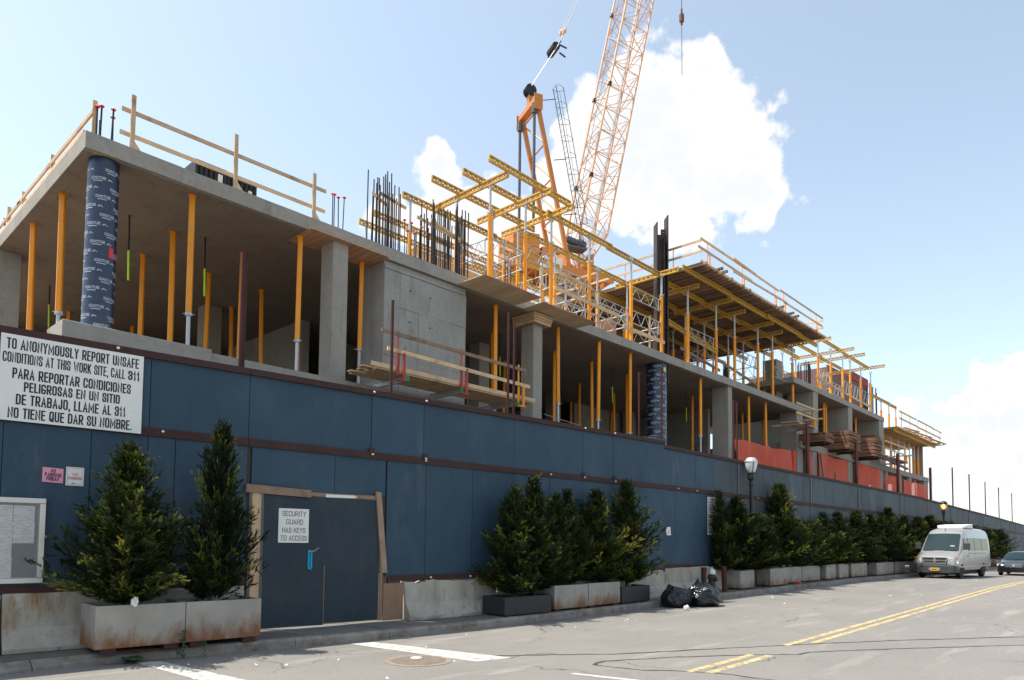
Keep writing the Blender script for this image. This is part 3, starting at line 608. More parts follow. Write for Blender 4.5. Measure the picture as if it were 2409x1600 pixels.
# second stretch
S2 = [(18.66,11.55),(50.0,11.42)]
def f2y(x): return interp(x, S2)
def on2(x, z, out=0): return Vector((x, f2y(x)-out, z))
fence2 = thing('hoarding', (18.66, 11.55, 0), 'blue plywood hoarding behind the long row of planted boxes', 'hoarding')
Z2 = 4.72
xs = [18.68+1.306*i for i in range(25)]
for i, (a, b) in enumerate(zip(xs, xs[1:])):
    m = 'blue_ply' if a < 21 or random.random() < .1 else 'grey_ply'
    board(fence2, on2, a+G, b-G, 3.46, Z2-.1, -.018, 0, m, 'upper_panel', jit=.004)
    board(fence2, on2, a+G, b-G, .95, 3.35, -.018, 0, m, 'lower_panel', jit=.004)
for xx in xs[1:-1]: seam_backing(fence2, on2, xx, .98, Z2-.12, -.024)
for i in range(0, 24, 3):
    a, b = xs[i], xs[i+3]
    board(fence2, on2, a+.003, b-.003, Z2-.11, Z2, -.03, .05, 'rust_beam', 'top_rail', jit=.003)
    board(fence2, on2, a+.003, b-.003, 3.335, 3.47, -.03, .035, 'rust_beam', 'middle_rail', jit=.003)
    board(fence2, on2, a+.003, b-.003, .85, .97, -.05, .04, 'rust_beam', 'bottom_rail', jit=.003)
for xx in (24.42,31.45,37.83,45.2): board(fence2, on2, xx-.045, xx+.045, 0, Z2-.12, .003, .03, 'grey_steel', 'post')
board(fence2, on2, 18.60, 18.66, .9, Z2+.02, -.05, .03, 'old_timber', 'end_batten')
for bx in (20.1,21.3,26,29): inst('bolt', bm, fence2, on2(bx, 3.40, .045) - OFF[fence2.name])
# third stretch, bending away
S3 = [(50.0,11.42),(63.4,12.0),(82.8,12.7),(95,13.3),(116,14.2),(160,16.4),(240,20)]
def f3y(x): return interp(x, S3)
def on3(x, z, out=0): return Vector((x, f3y(x)-out, z))
fence3 = thing('hoarding', (50.05, 11.42, 0), 'far grey-blue hoarding behind the parked van bending away downhill', 'hoarding')
def z3(x): return 4.70 + (gz(x)-gz(50))*.3
xs = [50.02+1.56*i for i in range(65)]
for i, (a, b) in enumerate(zip(xs, xs[1:])):
    if a > 62: 
        if i % 2: continue
        b = xs[min(i+2, 64)]
    board(fence3, on3, a+.012, b-.012, 3.45, z3(a)-.1, -.018, 0, 'grey_ply', 'upper_panel', z3(b)-.1, jit=.01)
    board(fence3, on3, a+.012, b-.012, .2, 3.34, -.018, 0, 'grey_ply', 'lower_panel', jit=.01)
for i, xx in enumerate(xs[1:-1]): seam_backing(fence3, on3, xx, .25, z3(xx)-.14, -.03)
for i in range(0, 64, 4):
    a, b = xs[i], xs[i+4]
    board(fence3, on3, a, b-.01, z3(a)-.13, z3(a), -.03, .05, 'rust_beam', 'top_rail', z3(b), z3(b)-.13)
    board(fence3, on3, a, b-.01, 3.33, 3.46, -.03, .035, 'rust_beam', 'middle_rail')
for xx in (52.5,60.2,68,76,86,97): board(fence3, on3, xx-.06, xx+.06, -.4, z3(xx)-.14, .003, .035, 'grey_steel', 'post')
for k, (xx, h) in enumerate(((61.9,3.0),(69.6,3.1),(78.5,3.1),(88.5,3.2),(101,3.4))):
    t = thing('fence_pole', (xx, f3y(xx)+.12, -.4), f'dark red steel pole above the far hoarding, {nth(k+1)} from the left', 'pole', 'poles above the far hoarding')
    MB().box(-.04,-.04,0,.04,.04,h+5.05).build('upright', M['rust_pipe'], t, local=True)
    MB().beam((0,.03,4.9),(-.35,.25,4.2),.05,.05).build('brace', M['rust_pipe'], t, local=True)
# red steel posts standing just behind the hoarding
for k, (xx, yy, zt) in enumerate(((5.93,12.4,6.92),(6.03,12.5,6.78),(9.36,12.4,6.92),(13.08,12.4,7.57),(13.3,12.4,7.3),(18.9,12.2,7.05),(20.25,12.2,7.38),(25.5,12.2,7.17),(25.78,12.2,7.16),(32.5,12.0,7.2),(39.3,12.0,7.2),(47.0,12.0,7.25),(54.9,12.0,7.05))):
    lab = f'rust red steel post rising behind the hoarding, {nth(k+1)} from the left'
    t = thing('steel_post', (xx, yy, -.3), lab, 'post', 'rust red posts behind the hoarding')
    m = MB(); r = .05
    if k < 9: m.tube((0,0,0),(0,0,zt+.3),.033,10)
    else: m.box(-.07,-.07,0,.07,-.055,zt+.3).box(-.07,.055,0,.07,.07,zt+.3).box(-.01,-.054,0,.01,.054,zt+.3)
    m.build('shaft', M['rust_pipe'], t, local=True)
    MB().box(-.12,-.12,0,.12,.12,.03).build('foot_plate', M['rust_beam'], t, local=True)

# ---- gate
gate = thing('site_gate', (7.5, f1(7.5), 0), 'dark blue plywood double gate with timber frame and blue strap', 'gate')
def leafb(x0, x1, z0, z1, t, m, nm, z0b=None, dz=0): return board(gate, on1, x0, x1, z0, z1, t-.03, t, m, nm, z1+dz, z0b)
leafb(6.19,7.40,.05,2.45,.05,'door_ply','gate_leaf', .03)
leafb(7.415,8.62,.06,2.44,.035,'door_ply','gate_leaf', .04)
mb = MB(); panel(mb, on1, 5.97,6.07,.05,.05,2.46,2.46,.02,.085); mb.build('jamb', M['timber'], gate)
mb = MB(); panel(mb, on1, 6.075,6.13,.05,.05,2.46,2.46,.015,.06); mb.build('jamb', M['timber'], gate)
mb = MB(); mb.add([on1(8.50,2.62,.03),on1(8.62,2.60,.03),on1(8.80,.98,.03),on1(8.67,.98,.03),on1(8.50,2.62,.075),on1(8.62,2.60,.075),on1(8.80,.98,.075),on1(8.67,.98,.075)],[(0,1,2,3),(4,7,6,5),(0,4,5,1),(1,5,6,2),(2,6,7,3),(3,7,4,0)]); mb.build('jamb', M['old_timber'], gate)
mb = MB(); panel(mb, on1, 8.64,8.70,.03,.03,.97,.97,.0,.05); mb.build('jamb', M['old_timber'], gate)
mb = MB(); panel(mb, on1, 5.84,7.07,2.455,2.42,2.60,2.555,.055,.105); mb.build('lintel', M['old_timber'], gate)
mb = MB(); panel(mb, on1, 7.09,8.5,2.44,2.46,2.52,2.53,.01,.04); mb.build('lintel', M['old_timber'], gate)
mb = MB(); panel(mb, on1, 7.40,8.03,2.445,2.455,2.50,2.51,.042,.05); mb.build('white_batten', M['white_enamel'], gate)
mb = MB(); panel(mb, on1, 8.04,8.07,2.46,2.46,2.50,2.50,.042,.055); mb.build('yellow_tag', M['yellow_dot'], gate)
ch = MB()
for i in range(9):
    a = on1(7.06+.023*i, 1.425+.006*i - .03*math.sin(math.pi*i/8), .062); ch.tube(a, a+D1*.026+Vector((0,0,.003)), .007 if i % 2 else .010, 6)
ch.build('chain', M['galv'], gate)
sp = MB()
for x0, zb, t in ((7.055,1.13,.056),(7.105,1.08,.064)): panel(sp, on1, x0, x0+.035, zb, zb-.02, 1.43, 1.43, t, t+.006)
panel(sp, on1, 7.055,7.14,1.09,1.06,1.135,1.105,.066,.07); sp.build('strap', M['strap_blue'], gate)
sp = MB(); panel(sp, on1, 7.392,7.408,.05,.05,1.15,1.15,.052,.056); sp.build('split_edge', M['old_ply'], gate)
mb = MB(); panel(mb, on1, 8.72,9.20,.02,.02,.76,.77,.04,.06); o = mb.build('plywood_offcut', M['old_ply'], None, loc=(8.9,f1(8.9),0)); tag(o, 'small weathered brown plywood sheet right of the gate', 'plywood sheet')

# ---- signs
def sign(name, x0, x1, z0, z1, m, label, cat='sign', out=.06, tilt=0, pt=on1):
    t = thing(name, tuple(pt((x0+x1)/2, z0, out)), label, cat)
    mb = MB(); panel(mb, pt, x0, x1, z0, z0+tilt, z1, z1+tilt, out, out+.006); mb.build('board', M[m], t); return t
def write(t, rows, x0, x1, z0, z1, out, m, name='lettering', bold=.15, pt=on1, d=D1, tilt=0):
    mb = MB(); W = x1-x0; H = z1-z0
    for body, u0, u1, v0, v1 in rows:
        o = pt(x0+u0*W, z1-v1*H+tilt*u0, out)
        letter(mb, body, o, (d+Vector((0,0,tilt/W))), Vector((0,0,1)), (u1-u0)*W/d.x if pt is on1 else (u1-u0)*W, (v1-v0)*H, bold)
    return mb.build(name, M[m], t)
s = sign('safety_sign', 2.26, 4.125, 3.285, 4.525, 'white_enamel', 'big white bilingual sign about reporting unsafe conditions at top left', out=.062)
pu = lambda u: u/(u+(1-u)*1.1)
write(s, [(b, pu(u0), pu(u1), v0, v1) for b, u0, u1, v0, v1 in (('TO ANONYMOUSLY REPORT UNSAFE',.042,.965,.045,.17),('CONDITIONS AT THIS WORK SITE, CALL',.018,.87,.207,.327),('311',.893,.975,.21,.327),
   ('PARA REPORTAR CONDICIONES',.09,.915,.385,.508),('PELIGROSAS EN UN SITIO',.173,.84,.537,.652),('DE TRABAJO, LLAME AL 311',.122,.885,.685,.808),('NO TIENE QUE DAR SU NOMBRE.',.07,.93,.845,.968))], 2.26, 4.125, 3.285, 4.525, .0695, 'print_black', bold=.175)
for u, v in ((.03,.04),(.97,.06),(.02,.95),(.97,.95),(.65,.03),(.97,.5)): inst('screw', bm, s, on1(lerp(2.26,4.125,u), lerp(4.525,3.285,v), .064)-OFF[s.name], scale=(.4,.5,.4))
s = sign('parking_sign', 2.840, 3.105, 2.442, 2.658, 'pink_paper', 'pink no parking Friday notice on the blue hoarding', out=.004, tilt=-.012)
write(s, [('NO',.40,.62,.08,.32),('PARKING',.12,.9,.35,.60),('FRIDAY',.2,.8,.62,.88)], 2.84, 3.105, 2.442, 2.658, .0115, 'print_black', bold=.17, tilt=-.012)
s = sign('parking_sign', 3.138, 3.372, 2.406, 2.685, 'white_enamel', 'white no parking plate beside the pink notice', out=.004)
write(s, [('NO',.36,.66,.32,.47),('PARKING',.14,.86,.52,.68)], 3.138, 3.372, 2.406, 2.685, .0115, 'print_red', bold=.15)
mb = MB()
for a, b, c, e in ((.08,.92,.05,.065),(.08,.92,.92,.935),(.08,.095,.065,.92),(.905,.92,.065,.92)):
    panel(mb, on1, lerp(3.138,3.372,a), lerp(3.138,3.372,b), lerp(2.685,2.406,e), lerp(2.685,2.406,e), lerp(2.685,2.406,c), lerp(2.685,2.406,c), .0105, .0115)
mb.build('border', M['print_red'], s)
mb = MB(); panel(mb, on1, 3.22,3.26,2.435,2.435,2.445,2.445,.0105,.0115); mb.build('small_print', M['print_black'], s)
s = sign('access_sign', 6.463, 7.055, 1.575, 2.20, 'white_enamel', 'white security guard has keys sign on the gate', out=.055)
write(s, [('SECURITY',.12,.9,.075,.225),('GUARD',.25,.8,.315,.465),('HAS KEYS',.125,.89,.56,.71),('TO ACCESS',.08,.95,.79,.94)], 6.463, 7.055, 1.575, 2.20, .0625, 'print_black', bold=.105)
for u, v in ((.03,.03),(.97,.03),(.03,.97),(.97,.97)): inst('screw', bm, s, on1(lerp(6.463,7.055,u), lerp(2.2,1.575,v), .057)-OFF[s.name], scale=(.3,.5,.3))
D2 = Vector((1,0,0))
s = sign('warning_sign', 22.08, 22.78, 1.95, 3.24, 'white_enamel', 'narrow white warning sign with red heading beside a juniper', pt=on2, out=.012)
write(s, [('WARNING',.05,.95,.025,.1)], 22.08, 22.78, 1.95, 3.24, .0195, 'print_red', pt=on2, d=D2)
mb = MB(); rr = random.Random(5)
for v in (.135,.2,.25,.3,.345,.39,.45,.485,.53,.575,.62,.68,.71,.75):
    u = .06
    while u < .92:
        w = rr.uniform(.05,.16); u1 = min(.94, u+w)
        panel(mb, on2, lerp(22.08,22.78,u), lerp(22.08,22.78,u1), lerp(3.24,1.95,v+.022), lerp(3.24,1.95,v+.022), lerp(3.24,1.95,v), lerp(3.24,1.95,v), .0185, .0195); u = u1+.025
tag(mb.build('small_print', M['print_black'], s), kind='stuff')
mb = MB(); a = [on2(19.40,2.02,.012), on2(19.46,2.15,.012), on2(19.66,2.16,.012), on2(19.70,1.9,.012), on2(19.46,1.89,.012)]; b = [p+Vector((0,-.004,0)) for p in a]
mb.loft([a, b]); o = tag(mb.build('torn_notice', M['paper_white'], None, loc=(19.5,11.54,1.9)), 'torn white paper scrap on the hoarding right of the middle junipers', 'notice')
mb = MB(); panel(mb, on2, 19.5,19.62,1.97,1.97,1.99,1.99,.0165,.0172); panel(mb, on2, 19.52,19.6,2.02,2.02,2.035,2.035,.0165,.0172); mb.build('print', M['print_red'], o)
s = sign('parking_sign', 17.2, 17.42, 1.75, 2.35, 'pink_paper', 'pink notice half hidden behind the right end of the middle junipers', out=.004)
mb = MB()
for v in (2.2,2.05,1.9): panel(mb, on1, 17.23,17.39,v,v,v+.07,v+.07,.0105,.0115)
tag(mb.build('small_print', M['print_red'], s), kind='stuff')
# glazed notice case
nc = thing('notice_case', (1.4, f1(1.4), .97), 'glazed notice case with aluminium frame full of paper permits', 'notice case')
mb = MB(); panel(mb, on1, .2,2.865,.98,.98,2.18,2.18,.01,.03); mb.build('back_board', M['case_frame'], nc)
for a, b, c, e in ((.17,2.895,2.115,2.19),(.17,2.895,.965,1.04),(.17,.24,1.042,2.113),(2.82,2.895,1.042,2.113)):
    mb = MB(); panel(mb, on1, a, b, c, c, e, e, .012, .085); mb.build('frame', M['case_frame'], nc, bevel=.006)
mb = MB(); panel(mb, on1, .243,2.817,1.043,1.043,2.112,2.112,.07,.074); mb.build('glass', M['case_glass'], nc)
mat('case_back', (.17,.175,.18), .7, .1, 2, bump=0)
mb = MB(); panel(mb, on1, .245,2.815,1.045,1.045,2.11,2.11,.031,.034); mb.build('lining', M['case_back'], nc)
k = 0
for i in range(9):
    for j in range(4):
        if i == 8 and j > 1: continue
        x0 = .42+.262*i+random.uniform(-.006,.006); z0 = 1.80-.245*j+random.uniform(-.006,.006) - (.02 if i % 3 else 0)
        mb = MB(); panel(mb, on1, x0, x0+.255, z0, z0, z0+.30, z0+.30, .0345+.0013*(i+3*j), .0355+.0013*(i+3*j)); mb.build('paper', M['notice_print'], nc, loc=None); k += 1
for zz in (1.62,1.28):
    mb = MB(); panel(mb, on1, 2.896,2.93,zz,zz,zz+.03,zz+.03,.01,.03); mb.build('hinge', M['galv'], nc)

# ---- concrete barriers under the hoarding
def jersey(name, pt, x0, x1, h, label, rough=.02, tl=0.0, out=0.0):
    prof = [(.30,0),(.30,.07),(.27,.1),(.145,.34),(.10,h-.02),(.08,h),(-.10,h),(-.10,0)]
    rings = []; n = 14
    for i in range(n+1):
        q = lerp(x0, x1, i/n); ring = []
        for j, (o, z) in enumerate(prof):
            w = Vector((q*4, o*6, z*6)); dz = noise.noise(w)*rough; do = noise.noise(w+Vector((7,3,1)))*rough
            e = min(i, n-i); sh = (.006 if e == 0 else 0)
            ring.append(pt(q + (sh if i == 0 else -sh if i == n else 0), max(0.0, z + (dz if z > .02 else 0)) + gz(q), o + out + (do if o > 0 else 0)))
        rings.append(ring)
    loc = pt((x0+x1)/2, gz(x0), 0)
    mb = MB().loft(rings); o = mb.build(name, M['barrier'], None, loc=tuple(loc), bevel=.015)
    return tag(o, label, 'barrier', 'concrete barriers under the hoarding')
jersey('concrete_barrier', on1, -1.6, 2.405, .82, 'concrete barrier at the far left under the notice case', .015)
jersey('concrete_barrier', on1, 2.415, 5.86, .82, 'concrete barrier behind the two left planters', .015)
jersey('concrete_barrier', on1, 9.22, 11.75, .78, 'chipped rough concrete barrier right of the gate', .07)
jersey('concrete_barrier', on1, 11.85, 15.1, .8, 'concrete barrier hidden behind the middle junipers', .03)
jersey('concrete_barrier', on1, 15.2, 18.45, .8, 'concrete barrier ending at the hoarding step', .03)
jersey('concrete_barrier', on2, 18.7, 22.2, .8, 'concrete barrier behind the rubbish bags and hydrant', .02)
jersey('concrete_barrier', on2, 22.3, 26.0, .8, 'concrete barrier behind the hydrant-side planters', .02)
# ================================================================== BUILDING (concrete frame)
YB = 16.5
bld = thing('unfinished_building', (4.4, YB, -.3), 'long unfinished concrete frame building behind the blue hoarding', 'building')
def bpart(name, m, *boxes, bevel=0, par=None):
    mb = MB()
    for b in boxes: mb.box(*b)
    return mb.build(name, M[m], par or bld, bevel=bevel)
def edge_slab(name, x0, x1, y0, y1, zb, zt, m, seams, soffit):
    """slab whose front edge is cast in lengths with small steps between them"""
    o = bpart(name, m, (x0+.02, y0+.16, zb, x1-.02, y1, zt-.004))
    q = [x0] + seams + [x1]
    for a, b in zip(q, q[1:]):
        j = random.uniform(-.012, .012); n = max(2, int((b-a)/.35)); mb = MB(); rings = []
        for i in range(n+1):
            t = lerp(a+.003, b-.003, i/n); w = noise.noise((t*2.1, zb, 0))*.012; v = noise.noise((t*3.3, 5, zt))*.010
            rings.append([(t, y0+j+w, zb-.008+v*.5), (t, y0+.158, zb-.008+v*.5), (t, y0+.158, zt+v), (t, y0+j-w*.4, zt+v)])
        mb.loft(rings[::-1]).build('edge_pour', M[m], o)
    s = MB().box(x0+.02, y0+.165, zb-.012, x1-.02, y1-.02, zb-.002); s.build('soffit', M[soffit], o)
    return o
ROOF_B, ROOF_T, FL = 9.86, 10.21, 5.99
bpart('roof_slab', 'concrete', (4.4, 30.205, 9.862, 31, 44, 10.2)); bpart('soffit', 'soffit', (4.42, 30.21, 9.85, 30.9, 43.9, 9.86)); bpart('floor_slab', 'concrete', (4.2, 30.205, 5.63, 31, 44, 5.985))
bpart('core_wall', 'wall_concrete', (4.3, 43.6, 5.99, 31, 43.9, 9.845)); bpart('core_wall', 'wall_concrete', (4.4, 32.5, 5.99, 4.7, 43.5, 9.845)); bpart('core_wall', 'wall_concrete', (30.6, 30.3, 5.99, 30.9, 43.5, 9.845))
roof = edge_slab('roof_slab', 4.39, 45.5, YB, 30.2, ROOF_B, ROOF_T, 'concrete', [6.35,9.62,12.2,16.2,20.6,24.3,28.4,33.2,38.1,41.6], 'soffit')
# left end of the slab, cast edge facing the side street
mb = MB().box(4.375, YB-.004, ROOF_B-.005, 4.405, 30.2, ROOF_T+.004); mb.build('edge_pour', M['concrete'], roof)
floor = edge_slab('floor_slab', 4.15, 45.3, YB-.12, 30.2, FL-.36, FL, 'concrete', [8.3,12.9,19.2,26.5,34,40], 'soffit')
bpart('plinth', 'concrete', (4.05, YB-.22, 5.55, 7.1, YB+.9, FL+.06), bevel=.02)
bpart('foundation_wall', 'wall_concrete', (4.6, 17.3, 0, 45.3, 17.6, 5.62)); bpart('foundation_wall', 'wall_concrete', (45.31, 17.3, 0, 74.6, 17.6, 4.3))
for x0 in (5, 12, 19, 26, 33, 40, 47, 54, 61, 68, 73): bpart('column', 'concrete', (x0, YB-.05, 0, x0+.6, YB+.6, 5.61 if x0 < 45 else 7.58))
def column(x0, x1, y0, y1, z0, z1, m='concrete'): return bpart('column', m, (x0, y0, z0, x1, y1, z1), bevel=.012)
column(10.42, 10.90, 16.5, 17.1, FL, ROOF_B-.012)
column(18.82, 19.31, 16.6, 17.2, FL, ROOF_B-.16)
column(34.10, 34.55, 16.6, 17.5, FL, ROOF_B-.012)
column(43.40, 44.35, 16.65, 17.7, FL, ROOF_B-.012)
column(4.25, 4.95, 24.3, 25.0, FL, ROOF_B-.012)
for cx, cy in ((10.4,24.5),(16.5,25),(23,24.5),(29.5,24.5),(37,24.5),(43,24.5),(20,20.6)): column(cx, cx+.6, cy, cy+.6, FL, ROOF_B-.012)
# shear wall cast in lifts: two bands of three panels, tie holes as small dark plugs
sw = bpart('shear_wall', 'wall_concrete', (12.20, 16.62, FL, 15.47, 17.75, ROOF_B-.02))
px = [12.20,12.78,13.50,14.18,14.86,15.47]
for i, (a, b) in enumerate(zip(px, px[1:])):
    for z0, z1 in ((FL+.01,7.05),(7.055,8.55),(8.555,9.6)):
        j = random.uniform(-.008, .008)
        MB().box(a+.004, 16.585+j, z0, b-.004, 16.618, z1).build('wall_panel', M['wall_concrete'], sw)
MB().box(14.845,16.592,FL+.02,14.89,16.619,9.62).build('form_seam', M['wall_concrete'], sw)
MB().box(12.205,16.56,9.61,15.3,16.61,9.70).build('ledge', M['wall_concrete'], sw)
hole = MB().tube((0,-.004,0),(0,.01,0),.025,10).mesh('tie_hole', M['print_black'])
for hx in (13.15,13.95):
    for hz in (9.15,8.2,7.25): inst('tie_hole', hole, sw, Vector((hx, 16.574, hz))-OFF[bld.name])
# interior walls that keep the floor dark
bpart('core_wall', 'wall_concrete', (17.3, 29.7, FL, 45.2, 30.1, ROOF_B-.015))
bpart('core_wall', 'wall_concrete', (13.6, 23.5, FL, 13.9, 29.6, ROOF_B-.015)); bpart('core_wall', 'wall_concrete', (16.9, 21.5, FL, 17.2, 29.6, ROOF_B-.015))
bpart('core_wall', 'wall_concrete', (39.2, 20.4, FL, 39.5, 29.6, ROOF_B-.015)); bpart('core_wall', 'wall_concrete', (32.5, 25.4, FL, 38.5, 25.7, ROOF_B-.015))
# plywood make-up panels let into the soffit, two of them jutting out over the street
def sheet(x0, x1, y0, y1, z, m, lab):
    return tag(MB().box(x0, y0, z-.02, x1, y1, z).build('formwork_sheet', M[m], None, loc=((x0+x1)/2, y0, z)), lab, 'plywood sheet')
sheet(9.60, 12.16, 16.30, 17.45, 9.83, 'stained_ply', 'orange-brown plywood panel under the slab edge over the square column')
sheet(15.02, 17.76, 15.33, 17.0, 9.90, 'raw_ply', 'pale plywood panel jutting out beside the big concrete wall')
sheet(18.15, 21.25, 15.58, 17.8, 9.90, 'raw_ply', 'pale plywood panel jutting out over the timber-collared column')
for a, b in ((15.02,17.76),(18.15,21.25)):
    y = 15.33 if a < 16 else 15.58
    o = MB().box(a, y-.004, 9.878, b, y-.001, 9.902).build('red_edge', M['red_paint'], None)
    o.parent = [q for q in col.objects if q.name.startswith('formwork_sheet') and abs(q.location.x-(a+b)/2) < .01][0]; o.location = -o.parent.location
coll = thing('timber_collar', (18.6, 16.4, 9.4), 'stacked timber collar clamped round the head of a square column', 'timber collar')
for i, z in enumerate((9.50,9.585,9.67,9.755)):
    d = .02*i
    MB().box(18.6-d, 16.38-d, z, 19.53+d, 16.5-d, z+.075).build('plank', M['timber'], coll); MB().box(18.6-d, 17.3, z, 19.53+d, 17.42, z+.075).build('plank', M['timber'], coll)
    MB().box(18.61-d, 16.505-d, z, 18.73-d, 17.295, z+.075).build('plank', M['timber'], coll); MB().box(19.40+d, 16.505-d, z, 19.52+d, 17.295, z+.075).build('plank', M['timber'], coll)
# round columns still in their printed cardboard tubes
def form_tube(x, y, r, z0, z1, label, n_rows, dense):
    t = thing('column_form_tube', (x, y, z0), label, 'form tube')
    MB().lathe([(r,0),(r,z1-z0)], 48).build('tube', M['tube_navy'], t, local=True, smooth=False)
    tx, tf = text_geo('SONOTUBE', .29, .066, .03); geo = MB(); faint = MB(); red = MB(); H = z1-z0
    def wrap(mb, pts, fs, th, z, e=.003): mb.add([((r+e)*math.cos(th+px/r), (r+e)*math.sin(th+px/r), z+py) for px, py in pts], fs)
    rows = int(H/.2)
    for k in range(rows):
        for j in range(dense):
            th = 2*math.pi*j/dense - k*.165 + (k % 2)*math.pi/dense; z = .08 + k*.2
            wrap(geo, tx, tf, th, z)
            bar = [(.04+.018*i, yy) for i in range(11) for yy in (-.04,-.02)]; wrap(geo, bar, [(2*i,2*i+2,2*i+3,2*i+1) for i in range(10)], th, z)
            cap = [(.32,.0),(.34,.035),(.37,.042),(.40,.028),(.43,.0)]; wrap(geo, cap, [(0,4,3,2,1)], th, z)
            ring = []; 
            for i in range(14):
                a = 2*math.pi*i/14; ring += [(.49+.06*math.cos(a), .0+.06*math.sin(a)), (.49+.05*math.cos(a), .0+.05*math.sin(a))]
            wrap(faint, ring, [(2*i,(2*i+2) % 28,(2*i+3) % 28,2*i+1) for i in range(14)], th, z)
            for yy in (-.025,.0,.025): wrap(faint, [(.455,yy),(.525,yy),(.525,yy+.009),(.455,yy+.009)], [(0,1,2,3)], th, z)
    tag(geo.build('lettering', M['tube_print'], t, local=True), kind='stuff'); tag(faint.build('emblem', M['tube_faint'], t, local=True), kind='stuff')
    return t, wrap
t1, wrap1 = form_tube(4.86, 16.9, .305, FL+.06, ROOF_B-.02, 'navy printed cardboard tube column at the left corner of the building', 11, 3)
rl = MB(); th = math.atan2(-.92,.42); rr = .312
rl.add([(rr*math.cos(th+a), rr*math.sin(th+a), z) for a in (-.18,.0,.18) for z in (1.62,1.84)], [(0,2,3,1),(2,4,5,3)]); rl.build('red_label', M['red_plastic'], t1, local=True)
fo = MB(); 
for k in range(26):
    a = 2*math.pi*k/26; p = Vector((.33*math.cos(a), .33*math.sin(a), 3.80)); fo.obox(p, (random.uniform(.02,.12)*math.cos(a+.4), random.uniform(.02,.12)*math.sin(a+.4), 0), (-.05*math.sin(a), .05*math.cos(a), 0), (0,0,random.uniform(.005,.02)))
fo.build('squeezed_foam', M['foam'], t1, local=True)
t2, wrap2 = form_tube(27.95, 17.1, .46, FL, ROOF_B-.02, 'navy printed cardboard tube column under the steel column', 11, 4)
o = MB().box(-.2,-.50,3.45,-.05,-.47,3.62).build('yellow_label', M['yellow_dot'], t2, local=True)
# split-level part to the right
up = edge_slab('upper_slab', 42.6, 61.1, YB, 30, 11.52, 11.86, 'concrete', [45.9,50.2,55.5], 'soffit')
low = edge_slab('lower_slab', 43.5, 74.6, YB-.05, 30, 7.62, 8.02, 'concrete', [47,52.4,58.9,65.2,70.1], 'soffit')
for a, b in ((45.9,46.75),(52.65,53.5),(59.9,61.05)): column(a, b, 16.55, 18.2, 8.02, 11.50)
for a, b in ((45.5,46.3),(52.3,53.2),(59.4,60.6),(65.1,65.75),(73.8,74.6)): column(a, b, 16.5, 17.1, 4.5, 7.6)
bpart('core_wall', 'wall_concrete', (45.6, 22.0, 8.02, 61, 22.3, 11.5)); bpart('core_wall', 'wall_concrete', (45.5, 27.5, 0, 57, 27.8, 7.6))
bpart('core_wall', 'wall_concrete', (44.4, 18.3, 10.22, 45.4, 19.2, 13.6)); bpart('core_wall', 'wall_concrete', (61.05, 18.4, 8.03, 61.4, 22.0, 11.5))
# steel column rising out of the tube
hc = thing('steel_column', (28.38, 17.12, 9.0), 'dark rusty steel column standing up among the yellow formwork', 'steel column', rot=(0,0,R(-42)))
for x0, zt in ((-.28,7.6),(.23,7.95)): MB().box(x0,-.27,0,x0+.05,.27,zt).build('flange', M['dark_steel'], hc, local=True)
MB().box(-.229,-.02,0,.229,.02,7.1).build('web', M['dark_steel'], hc, local=True); MB().box(-.02,-.055,5.9,.2,-.021,7.35).build('splice_plate', M['dark_steel'], hc, local=True)
MB().box(.06,-.26,0,.09,-.06,7.0).build('stiffener', M['dark_steel'], hc, local=True)
for z in (7.2,6.9,6.6): MB().tube((.09,-.058,z),(.09,-.054,z),.022,8).build('bolt_hole', M['galv'], hc, local=True)
for z in (1.9,2.25,2.6): MB().path([(-.5,-.4,z),(.5,-.4,z),(.5,.5,z)], .012, 5).build('stirrup', M['rebar'], hc, local=True)

# starter bars: parts of the frame, some with red caps
cap_me = MB().lathe([(.012,-.07),(.014,-.02),(.05,-.012),(.055,.0),(.045,.012),(.005,.016)], 12).mesh('rebar_cap', M['red_plastic'])
bar_cache = {}
def bar(x, y, z0, h, cap=False, r=.016, tilt=(0,0)):
    key = (round(h,1), r)
    if key not in bar_cache: bar_cache[key] = MB().tube((0,0,0),(0,0,round(h,1)),r,6).mesh('rebar', M['rebar'])
    o = inst('rebar', bar_cache[key], bld, Vector((x,y,z0))-OFF[bld.name], (tilt[0], tilt[1], 0))
    if cap: inst('rebar_cap', cap_me, o, (0,0,round(h,1)))
    return o
for x, y, h, c in ((4.64,16.75,.85,1),(4.74,16.85,.9,1),(4.95,16.8,.95,1),(5.02,16.95,.85,1),(4.80,17.1,.65,0)): bar(x, y, ROOF_T-.05, h, c, .02, (random.uniform(-.02,.02), random.uniform(-.02,.03)))
for x, y, h in ((4.62,24.5,.8),(4.6,24.8,.8),(4.75,25.1,.8),(4.7,24.3,.7)): bar(x, y, ROOF_T-.05, h, True, .02)
for x, y, h in ((10.60,16.8,1.1),(10.68,17.0,1.25),(10.78,16.85,1.1),(10.95,16.9,1.2)): bar(x, y, ROOF_T-.05, h, True, .016, (random.uniform(-.03,.03),random.uniform(-.03,.05)))
rr = random.Random(11)
for i in range(22):
    bar(11.98+.048*i+rr.uniform(-.02,.02), rr.choice((16.85,17.0,17.2)), ROOF_T-.05, rr.uniform(1.9,2.55), False, .02, (rr.uniform(-.01,.01), rr.uniform(-.012,.012)))
for i in range(38):
    bar(13.85+.053*i+rr.uniform(-.02,.02), rr.choice((16.8,17.0,17.3)), ROOF_T-.05, rr.uniform(1.8,2.5) if i > 4 else rr.uniform(1.2,1.8), False, .02, (rr.uniform(-.012,.012), rr.uniform(-.02,.02)))
for x, h in ((13.05,1.25),(13.12,.9),(13.28,1.25),(13.42,.9),(13.7,1.2),(13.98,1.15)): bar(x, 16.75, ROOF_T-.05, h, True, .014, (0, rr.uniform(-.03,.03)))
